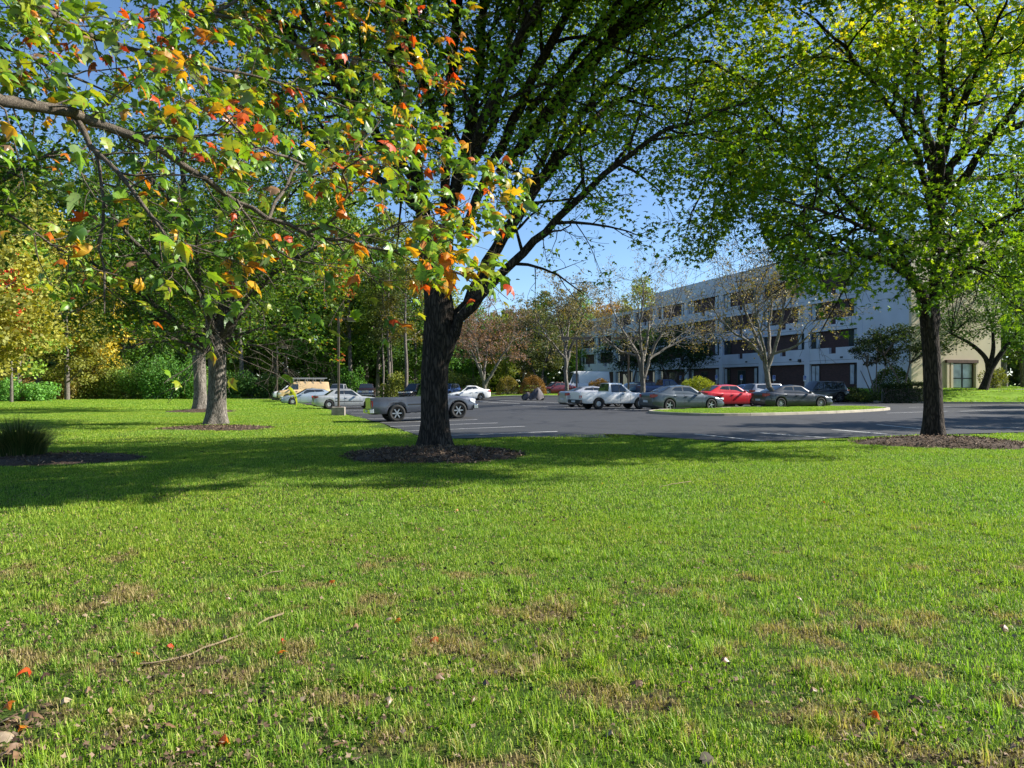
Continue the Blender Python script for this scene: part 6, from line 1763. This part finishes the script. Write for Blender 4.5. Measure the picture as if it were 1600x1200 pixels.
nt_base = Vector((-4.3, 2.2, Tf(-4.3, 2.2)))
nr = np.random.default_rng(77)
NBS = .82
ntree = empty('red_maple', nt_base, 0, 'near red maple whose long bough with green and orange leaves crosses the upper left', 'tree')
nb = np.array(nt_base[:])
P_ = [nt_base + Vector(p) for p in ((0, 0, -.05), (0, 0, .8), (.03, .02, 1.8), (.05, .1, 2.9), (0, .2, 4.2), (-.1, .3, 5.8), (-.1, .3, 7.6))]
link('trunk', trunk_mesh('trunk', [np.array(p[:]) - nb for p in P_], [.24, .22, .2, .19, .16, .11, .04], M['barkgrey'], flare=.4, seed=5), ntree)
def nw(L): return [W(u, v, Y) for u, v, Y in L]
boughs = [
    ([nt_base + Vector((.03, .1, 2.5))] + nw([(-260, 130, 3.2), (-60, 140, 3.9), (0, 157, 4.1), (70, 168, 4.3), (140, 190, 4.5), (205, 212, 4.6), (265, 245, 4.7), (320, 280, 4.8), (370, 312, 4.9), (420, 343, 4.9), (480, 363, 5.0), (545, 378, 5.0), (610, 391, 5.1), (665, 388, 5.1), (710, 372, 5.2)]),
     [.085, .06, .048, .044, .042, .038, .033, .028, .024, .022, .019, .017, .014, .012, .009, .005], 1),
    (nw([(118, 182, 4.45), (145, 225, 4.4), (185, 270, 4.35), (225, 320, 4.3), (262, 372, 4.3), (290, 420, 4.2), (318, 455, 4.2)]), [.022, .019, .016, .013, .010, .007, .004], 1),
    (nw([(148, 232, 4.4), (158, 290, 4.35), (162, 350, 4.3), (158, 420, 4.3), (163, 490, 4.25)]), [.013, .012, .010, .008, .004], .6),
    (nw([(160, 193, 4.55), (215, 212, 4.7), (270, 214, 4.9), (330, 212, 5.1), (375, 205, 5.3)]), [.02, .017, .014, .011, .005], 1),
    (nw([(420, 343, 4.9), (445, 290, 5.1), (470, 255, 5.4), (520, 262, 5.6), (560, 232, 5.8), (600, 180, 6.0)]), [.016, .014, .012, .010, .008, .004], 1),
    (nw([(470, 255, 5.3), (430, 240, 5.1), (400, 228, 5.0), (340, 170, 5.0), (300, 120, 5.1)]), [.012, .011, .01, .007, .004], 1),
    (nw([(480, 363, 5.0), (530, 335, 4.9), (545, 300, 4.8), (537, 275, 4.7), (555, 252, 4.6), (585, 240, 4.6)]), [.012, .010, .009, .008, .006, .004], .9),
    (nw([(545, 378, 5.0), (600, 358, 5.2), (640, 348, 5.3), (690, 335, 5.4), (735, 310, 5.5)]), [.011, .009, .008, .006, .003], 1),
    (nw([(610, 391, 5.1), (660, 400, 5.0), (700, 418, 4.9), (735, 440, 4.9), (765, 455, 4.8)]), [.009, .008, .007, .005, .003], 1.2),
    (nw([(525, 376, 5.0), (545, 400, 4.9), (575, 430, 4.8), (600, 452, 4.8)]), [.008, .007, .005, .003], .8),
    (nw([(370, 312, 4.9), (390, 350, 4.8), (430, 390, 4.7), (480, 410, 4.6), (540, 420, 4.6)]), [.010, .008, .007, .005, .003], .8),
    (nw([(-120, -10, 3.6), (-40, -40, 4.2), (60, 10, 4.8), (150, 60, 5.3), (250, 90, 5.6), (350, 110, 5.9), (440, 130, 6.1), (520, 160, 6.2), (600, 190, 6.3), (680, 235, 6.4)]), [.045, .04, .036, .03, .025, .02, .016, .013, .009, .004], 1.2),
    (nw([(150, 60, 5.3), (230, 30, 5.8), (330, 20, 6.2), (440, 60, 6.5), (500, 80, 6.6), (580, 95, 6.8), (650, 110, 6.9), (700, 150, 7.0)]), [.025, .022, .018, .015, .012, .010, .007, .004], 1.2),
    (nw([(330, 20, 6.2), (430, -20, 6.5), (540, -10, 6.8), (620, 20, 7.0), (690, 40, 7.1), (720, 60, 7.1)]), [.018, .016, .013, .010, .006, .004], 1.1),
    (nw([(-60, 60, 4.2), (20, 75, 4.6), (90, 110, 4.9), (140, 135, 5.1), (200, 160, 5.2)]), [.02, .017, .013, .009, .004], 1),
    (nw([(185, 270, 4.35), (240, 270, 4.4), (300, 275, 4.4), (350, 280, 4.4)]), [.009, .007, .005, .003], .8),
    (nw([(262, 372, 4.3), (300, 380, 4.5), (350, 400, 4.6), (400, 420, 4.7), (430, 450, 4.7)]), [.008, .007, .005, .004, .003], .8),
    (nw([(680, 235, 6.4), (710, 280, 6.2), (760, 300, 6.1), (800, 340, 6.0)]), [.007, .006, .004, .003], 1.2),
    (nw([(-60, 300, 4.8), (0, 330, 5.1), (80, 380, 5.4), (150, 420, 5.6), (220, 440, 5.8)]), [.015, .012, .009, .006, .003], .7),
    (nw([(290, 420, 4.2), (320, 470, 4.3), (340, 520, 4.4), (350, 560, 4.4)]), [.006, .005, .004, .003], .9),
]
ww_ = Wood(); LPn = []; LDn = []
spn = [dict(dens=10.0, len=.52, ang=.85, r=.006, step=.1, wob=.22, trop=-.02, n=4, rmin=.0022, taper=.3),
       dict(dens=8.0, len=.24, ang=.8, r=.0035, step=.07, wob=.25, trop=-.03, n=3, rmin=.0018, taper=.3)]
for pts, rads, dn in boughs:
    P, rr = resample([np.array(p[:]) - nb for p in pts], [q * (NBS if rads[0] not in (.045, .085) else (.6 if rads[0] == .045 else .78)) for q in rads], .14)
    P[1:-1] += nr.normal(size=(len(P) - 2, 3)) * .008
    ww_.add(P, rr, 10 if rads[0] > .02 else 6)
    sub = Wood()
    s2 = [dict(s) for s in spn]; s2[0]['dens'] *= dn; s2[1]['leaf'] = 4; s2[1]['jit'] = .04; s2[0]['leaf'] = 5; s2[0]['jit'] = .03
    grow(sub, P, rr, 0, s2, nr, start=.3 if rads[0] > .08 else .12)
    if sub.n:
        V, F = sub.arrays(); ww_.V.append(V); ww_.F.append(F + ww_.n); ww_.n += len(V)
        LPn += sub.leafP; LDn += sub.leafD
V, F = ww_.arrays()
link('limbs', mesh_arrays('limbs', V, F, M['twig'], smooth=True), ntree)
P = np.concatenate(LPn); D = np.concatenate(LDn)
Q = P + nb
uu = 800 + FPX * Q[:, 0] / Q[:, 1]; vv = 600 - FPX * (Q[:, 2] - EYE) / Q[:, 1]
rk_ = nr.uniform(0, 1, len(P))
below = vv > (445 + 30 * (uu < 400))
pk = np.where(uu > 640, .95, np.where(uu > 450, np.where(vv > 300, .33, .85), np.where(vv > 260, .42, .9)))
ok = (Q[:, 1] > 2.9) & (uu > -80) & (uu < 830) & (vv > -90) & (vv < 640) & (rk_ < pk) & ~(below & (rk_ > .12)) & ~((uu > 735) & (vv < 240))
# the long bough stays largely bare of leaves, as in the photograph
bq = resample([np.array(q[:]) for q in boughs[0][0]], boughs[0][1], .12)[0]
db = np.min(np.linalg.norm((Q[:, None, :] - bq[None])[:, :, [0, 2]], axis=2), axis=1)
ok &= ~((db < .075) & (uu < 600) & (Q[:, 1] < 5.3) & (nr.uniform(0, 1, len(P)) < .75))
P = P[ok]; D = D[ok]; uu = uu[ok]; vv = vv[ok]; Q = Q[ok]
print('near leaves', len(P))
n = len(P)
size = .112 * nr.uniform(.5, 1.2, n)
vis = (uu > 0) & (uu < 830) & (vv > 0) & (vv < 640)
score = np.where(vis, size / Q[:, 1], 0)
order = np.argsort(-score)
mi = nr.choice(8, n, p=NPROB)
warm = (uu > 620) | ((uu > 360) & (uu < 560) & (vv > 230))
cl = np.sin(Q[:, 0] * 5.1 + 1) * np.sin(Q[:, 2] * 6.3) * np.cos(Q[:, 1] * 3.1 + .5)
sw = (nr.uniform(0, 1, n) < np.where(warm, .13, .05) + .45 * (cl > .42)); mi[sw] = nr.choice([3, 4, 5, 6], sw.sum())
# leaf frames: blades hang out and down from the twigs, faces mostly to the light above
N = nr.normal(size=(n, 3)) * .55 + np.array([.28, -.10, .95]); N = unit(N)
DD = D * .7 + nr.normal(size=(n, 3)) * .6; DD[:, 2] -= .55; DD = unit(DD - N * (DD * N).sum(1, keepdims=True)); BB = np.cross(DD, N)
for i in order[:300]:
    k = int(nr.integers(0, 6))
    o = link('leaf', NLm[k], ntree)
    o.matrix_local = Matrix(((BB[i, 0], DD[i, 0], N[i, 0], P[i, 0]), (BB[i, 1], DD[i, 1], N[i, 1], P[i, 1]), (BB[i, 2], DD[i, 2], N[i, 2], P[i, 2]), (0, 0, 0, 1))) @ Matrix.Scale(size[i], 4)
    o.material_slots[0].link = 'OBJECT'; o.material_slots[0].material = NM[mi[i]]
rest = order[300:]
Vs = []; Fs = []; Ms = []; cnt = 0
for i in rest:
    v, f = NL[i % 6]
    Vs.append(P[i] + size[i] * (v[:, 0:1] * BB[i] + v[:, 1:2] * DD[i] + v[:, 2:3] * N[i])); Fs.append(f + cnt); Ms.append(np.full(len(f), mi[i])); cnt += len(v)
me = mesh_arrays('foliage', np.concatenate(Vs), np.concatenate(Fs), None, smooth=True)
for mm in NM: me.materials.append(mm)
me.polygons.foreach_set('material_index', np.concatenate(Ms).astype(np.int32)); me.update()
tag(link('foliage', me, ntree), kind='stuff')
mulch_ring(Vector((-2.72, 2.95, Tf(-2.72, 2.95))), .72, .72, .05, 'patch of bare mulch at the bottom left corner', 900, 15, size=.05)

# ------------------------------------------------------------------ grass blades
def grass_patch(seed, half, n, h, wd, segs=2):
    r = np.random.default_rng(seed)
    x = r.uniform(-half, half, n); y = r.uniform(-half, half, n)
    a = r.uniform(0, 6.28, n); L = h * r.uniform(.45, 1.25, n); lean = np.abs(r.normal(0, .9, n)) + .15
    dx, dy = np.cos(a), np.sin(a); wv = wd * r.uniform(.6, 1.2, n)
    px_, py_ = -dy * wv, dx * wv
    flat = r.uniform(0, 1, n) > .86
    lean = np.where(flat, lean + 1.0, lean)
    z1 = L * .55 * np.cos(lean * .5); o1 = L * .55 * np.sin(lean * .5)
    z2 = np.maximum(z1 + L * .45 * np.cos(lean * 1.25), .004); o2 = o1 + L * .45 * np.sin(lean * 1.25)
    V = np.stack([np.stack([x - px_, y - py_, np.full(n, -.01)], -1), np.stack([x + px_, y + py_, np.full(n, -.01)], -1),
                  np.stack([x + dx * o1 + px_ * .8, y + dy * o1 + py_ * .8, z1], -1), np.stack([x + dx * o1 - px_ * .8, y + dy * o1 - py_ * .8, z1], -1), np.stack([x + dx * o2, y + dy * o2, z2], -1)], 1).reshape(-1, 3)
    i = np.arange(n)[:, None] * 5
    F4 = np.concatenate([i, i + 1, i + 2, i + 3], 1); F3 = np.concatenate([i + 3, i + 2, i + 4], 1)
    t = r.uniform(0, .88, n); t = np.where(flat, r.uniform(.88, 1, n), t)
    me = mesh_arrays('grass_patch', V, [F4, F3], M['blades'], np.concatenate([t, t]))
    return me
def grass_field(name, pts, sc, metas, seed):
    """instances of a few patches of blades on the given points"""
    r = np.random.default_rng(seed)
    col = bpy.data.collections.new(name + '_patches')
    for k, me in enumerate(metas):
        o = bpy.data.objects.new('patch_%d' % k, me); col.objects.link(o)
    me = bpy.data.meshes.new(name); n = len(pts)
    me.vertices.add(n); me.vertices.foreach_set('co', np.asarray(pts, np.float32).ravel())
    a = me.attributes.new('rot', 'FLOAT_VECTOR', 'POINT'); a.data.foreach_set('vector', np.stack([np.zeros(n), np.zeros(n), r.uniform(0, 6.28, n)], -1).astype(np.float32).ravel())
    a = me.attributes.new('sc', 'FLOAT_VECTOR', 'POINT'); zs = r.uniform(.8, 1.2, n); a.data.foreach_set('vector', np.stack([np.full(n, sc), np.full(n, sc), zs * sc], -1).astype(np.float32).ravel())
    a = me.attributes.new('idx', 'INT', 'POINT'); a.data.foreach_set('value', r.integers(0, len(metas), n).astype(np.int32))
    ob = link(name, me)
    g = bpy.data.node_groups.new(name, 'GeometryNodeTree')
    g.interface.new_socket('Geometry', in_out='INPUT', socket_type='NodeSocketGeometry'); g.interface.new_socket('Geometry', in_out='OUTPUT', socket_type='NodeSocketGeometry')
    gi = g.nodes.new('NodeGroupInput'); go = g.nodes.new('NodeGroupOutput')
    ip = g.nodes.new('GeometryNodeInstanceOnPoints'); ci = g.nodes.new('GeometryNodeCollectionInfo')
    ci.inputs['Collection'].default_value = col; ci.inputs['Separate Children'].default_value = True
    def att(nm, ty):
        q = g.nodes.new('GeometryNodeInputNamedAttribute'); q.data_type = ty; q.inputs[0].default_value = nm; return q.outputs[0]
    e2r = g.nodes.new('FunctionNodeEulerToRotation')
    g.links.new(gi.outputs[0], ip.inputs['Points']); g.links.new(ci.outputs[0], ip.inputs['Instance']); ip.inputs['Pick Instance'].default_value = True
    g.links.new(att('idx', 'INT'), ip.inputs['Instance Index'])
    g.links.new(att('rot', 'FLOAT_VECTOR'), e2r.inputs[0]); g.links.new(e2r.outputs[0], ip.inputs['Rotation'])
    g.links.new(att('sc', 'FLOAT_VECTOR'), ip.inputs['Scale']); g.links.new(ip.outputs[0], go.inputs[0])
    md = ob.modifiers.new('grass', 'NODES'); md.node_group = g
    return tag(ob, kind='stuff')
def lawn_points(y0, y1, cell, jit, seed, margin=.3, xmax=None):
    r = np.random.default_rng(seed)
    P = []
    xs = np.arange(-y1 * .72 - 1, y1 * .72 + 1, cell); ys = np.arange(y0, y1, cell)
    X, Y = np.meshgrid(xs, ys); X = X.ravel() + r.uniform(-jit, jit, X.size); Y = Y.ravel() + r.uniform(-jit, jit, Y.size)
    k = np.abs(X) < Y * .70 + 1.0
    X, Y = X[k], Y[k]
    k = ~(in_poly(X, Y, LOT) | (poly_dist(X, Y, LOT) < margin))
    X, Y = X[k], Y[k]
    for (cx, cy, rx, ry) in MULCH:
        k = ((X - cx) / (rx + margin * .6)) ** 2 + ((Y - cy) / (ry + margin * .6)) ** 2 > 1
        X, Y = X[k], Y[k]
    return np.stack([X, Y, T(X, Y) + .012 * np.sin(X * .9) * np.sin(Y * .7 + 1)], -1)
GP = [grass_patch(200 + k, .20, [470, 540, 430, 500, 380][k], [.036, .031, .044, .033, .050][k], .0022) for k in range(5)]
GP2 = [grass_patch(220 + k, .30, [560, 640, 470][k], [.040, .034, .052][k], .0034) for k in range(3)]
GP3 = [grass_patch(240 + k, .55, 620, .058, .0075) for k in range(3)]
grass_field('lawn_grass', lawn_points(2.4, 9.0, .25, .10, 1, .18), 1.0, GP, 1)
grass_field('lawn_grass', lawn_points(9.0, 22.0, .40, .14, 2, .27), 1.0, GP2, 2)
grass_field('lawn_grass', lawn_points(22.0, 56.0, .85, .3, 3, .5), 1.0, GP3, 3)
grass_field('lawn_grass', lawn_points(56.0, 106.0, 1.6, .6, 4, .9), 1.9, GP3, 4)
# a few taller darker tufts near the camera
TF = [grass_patch(260 + k, .06, 70, .095, .0028) for k in range(3)]
r = np.random.default_rng(8); y = 2.6 + 8 * r.uniform(0, 1, 420) ** 1.3; x = r.uniform(-.7, .7, 420) * y
grass_field('grass_tufts', np.stack([x, y, T(x, y)], -1), 1.0, TF, 5)
# islands
ip_ = []
for P_i in GRASS_ISL:
    xs = [p[0] for p in P_i]; ys = [p[1] for p in P_i]
    X = r.uniform(min(xs), max(xs), 4000); Y = r.uniform(min(ys), max(ys), 4000)
    k = in_poly(X, Y, P_i) & (poly_dist(X, Y, P_i) > .45); X, Y = X[k], Y[k]
    m_ = int(min(len(X), (max(xs) - min(xs)) * (max(ys) - min(ys)) * 1.2)); ip_.append(np.stack([X[:m_], Y[:m_], T(X[:m_], Y[:m_]) + .13], -1))
grass_field('island_grass', np.concatenate(ip_), .8, GP3, 6)

# ------------------------------------------------------------------ fallen leaves and twigs on the lawn
FL_M = {'brown': (NM[7], 'curled brown leaf on the lawn'), 'red': (NM[5], 'red fallen leaf on the lawn'), 'orange': (NM[4], 'orange fallen leaf on the lawn'),
        'pale': (near_mat('leaf_pale_dry', (.27, .20, .13), (.38, .29, .19), trans=.1), 'pale tan dried leaf on the lawn'), 'dark': (near_mat('leaf_blackened', (.035, .02, .015), (.07, .035, .025), trans=.05), 'blackened leaf on the lawn')}
spots = [(48, 1056, 'red', 1.2), (1046, 1105, 'dark', 1.5), (957, 1157, 'pale', 1.2), (1103, 1187, 'pale', 1.5), (1372, 1135, 'orange', 1.0), (1080, 1018, 'brown', .9), (275, 1150, 'brown', 1.2), (355, 1168, 'orange', 1.4), (128, 970, 'pale', 1), (215, 1030, 'orange', 1.1),
         (262, 1018, 'red', .8), (610, 978, 'pale', .9), (625, 975, 'orange', .8), (685, 1005, 'red', .9), (440, 1008, 'red', .7), (432, 1032, 'orange', .9), (170, 950, 'pale', .9), (145, 985, 'brown', .8), (770, 885, 'brown', 1.2), (785, 887, 'dark', 1.0),
         (1005, 1077, 'brown', 1), (835, 935, 'brown', .8), (1270, 1090, 'brown', .8), (1345, 985, 'brown', .9), (523, 915, 'orange', .9), (400, 905, 'brown', 1), (420, 890, 'dark', .8), (540, 950, 'dark', .9), (590, 920, 'brown', .7), (655, 990, 'brown', .9),
         (85, 940, 'brown', .8), (65, 968, 'dark', 1), (115, 1050, 'brown', .9), (75, 1062, 'dark', .9), (140, 1085, 'brown', .9), (100, 1110, 'pale', 1), (170, 1120, 'brown', 1), (315, 1090, 'brown', .9), (548, 1107, 'brown', 1.2), (470, 1110, 'pale', 1),
         (305, 1190, 'dark', 1), (520, 1180, 'brown', 1.1), (745, 1100, 'brown', .9), (645, 1085, 'brown', 1), (610, 1100, 'pale', .8), (680, 1070, 'brown', .9), (760, 1080, 'dark', .8), (985, 830, 'orange', .7), (862, 818, 'brown', .7), (1130, 1045, 'brown', .8),
         (12, 1110, 'orange', 1.1), (30, 1150, 'orange', 1.2), (22, 1165, 'pale', 1.3), (8, 1180, 'brown', 1.4), (28, 1188, 'brown', 1.3), (40, 1128, 'brown', 1.1), (15, 1135, 'pale', 1.1), (650, 830, 'brown', .7), (715, 800, 'orange', .7), (940, 758, 'orange', .7), (1290, 790, 'orange', .7),
         (480, 960, 'brown', .9), (560, 985, 'brown', .8), (1180, 870, 'brown', .8), (1245, 940, 'brown', .8), (1570, 985, 'brown', 1), (1500, 900, 'brown', .8), (1420, 1100, 'brown', 1), (350, 945, 'brown', .8), (300, 985, 'dark', .8), (245, 975, 'brown', .8)]
groups = {'brown': 'brown fallen leaves on the lawn', 'red': 'red fallen leaves on the lawn', 'orange': 'orange fallen leaves on the lawn', 'pale': 'pale dried leaves on the lawn', 'dark': 'blackened leaves on the lawn'}
zone_n = {}
def lawn_zone(u, v):
    if u < 60 and v > 1100: return 'on the bare mulch at the bottom left corner'
    if v < 860: return 'in the short grass well up the lawn' + (' at the left' if u < 800 else ' at the right')
    if u < 200 and v < 1000: return 'at the left edge above the long stick'
    if u < 200: return 'on the grass left of the long stick'
    if u < 460 and v < 960: return 'on the worn grass near the thin dry stick'
    if u < 460 and v < 1060: return 'in the grass close beside the long stick'
    if u < 460: return 'in the grass below the long stick'
    if u < 700 and v < 960: return 'on the worn turf right of the thin dry stick'
    if u < 700 and v < 1050: return 'in the grass right of the tip of the long stick'
    if u < 700: return 'near the bottom edge right of the long stick'
    if u < 860: return 'in the middle of the near lawn' if v < 1000 else 'near the bottom edge in the middle'
    if u < 1150: return 'on the near lawn right of the middle' if v < 1100 else 'at the very bottom right of the middle'
    return 'on the open lawn at the right' if v < 1000 else 'on the near lawn toward the bottom right corner'
for k, (u, v, c, s) in enumerate(spots):
    p = Gp(u, v)
    lm_ = NLm[int(nr.integers(2, 6))]
    o = link('fallen_leaf', lm_)
    o.location = (p.x, p.y, p.z + .045); sz = .068 * s * random.uniform(.9, 1.15)
    o.scale = (sz, sz, sz * random.uniform(1, 1.8)); o.rotation_euler = (random.uniform(-.5, .5), random.uniform(-.5, .5), random.uniform(0, 6.28))
    o.material_slots[0].link = 'OBJECT'; o.material_slots[0].material = FL_M[c][0]
    lz_ = lawn_zone(u, v); cz_ = zone_n.setdefault((c, lz_), []); cz_.append(1)
    tag(o, FL_M[c][1].replace(' on the lawn', '') + ' ' + lz_, 'leaf', groups[c])
# uncountable litter of leaf fragments between the blades
r = np.random.default_rng(55)
n_ = 20000; y = 2.7 + 9.5 * r.uniform(0, 1, n_) ** 1.6; x = r.uniform(-.70, .70, n_) * y
wgt = (np.sin(x * 1.9 + 1) * np.sin(y * 1.5) + .6 * np.sin(x * 4.3) * np.sin(y * 3.7 + 2) + .9 * np.clip(-x / 2, -1, 1)) > r.uniform(-.9, 1.5, n_)
x, y = x[wgt], y[wgt]
V, F, t = leaf_cloud(np.stack([x, y, T(x, y) + r.uniform(.008, .038, len(x))], -1), .03, LEAF3, r, up=.8, droop=0)
tag(link('leaf_litter', mesh_arrays('leaf_litter', V, F, M['chips2'] if 'chips2' in M else M['chips'], t)), kind='stuff')
# straw patches: loose dead blades
# fallen twigs
def twig(label, L, r0):
    root = empty('fallen_branch', Gp(*L[0]), 0, label, 'branch')
    b_ = np.array(root.location[:])
    P, rr = resample([np.array(Gp(u, v)[:]) + np.array([0, 0, .031 + .008 * math.sin(k * 2)]) - b_ for k, (u, v) in enumerate(L)], list(np.linspace(r0, r0 * .4, len(L))), .08)
    P[1:-1] += np.random.default_rng(3).normal(size=(len(P) - 2, 3)) * .004
    V, F = tube(P, rr, 7); link('stick', mesh_arrays('stick', V, F, MTWIG, smooth=True), root)
    return root
MTWIG = bark_mat('dry_twig', (.10, .075, .045), (.36, .28, .17), 30, .5, .005, .6)
t1 = twig('long bent bare stick lying on the lawn at the lower left', [(442, 966), (420, 975), (395, 987), (370, 1002), (335, 1016), (300, 1030), (260, 1040), (218, 1048)], .0085)
P, rr = resample([np.array(Gp(u, v)[:]) + np.array([0, 0, .045]) - np.array(t1.location[:]) for u, v in ((248, 1042), (238, 1030), (228, 1020))], [.005, .004, .002], .05)
V, F = tube(P, rr, 5); link('side_twig', mesh_arrays('side_twig', V, F, MTWIG), t1)
twig('thin dry stick lying among brown leaves farther up the lawn', [(442, 898), (425, 901), (408, 905), (390, 911)], .005)
twig('tiny pale stick on the lawn right of the middle', [(1080, 755), (1050, 760), (1030, 764)], .007)
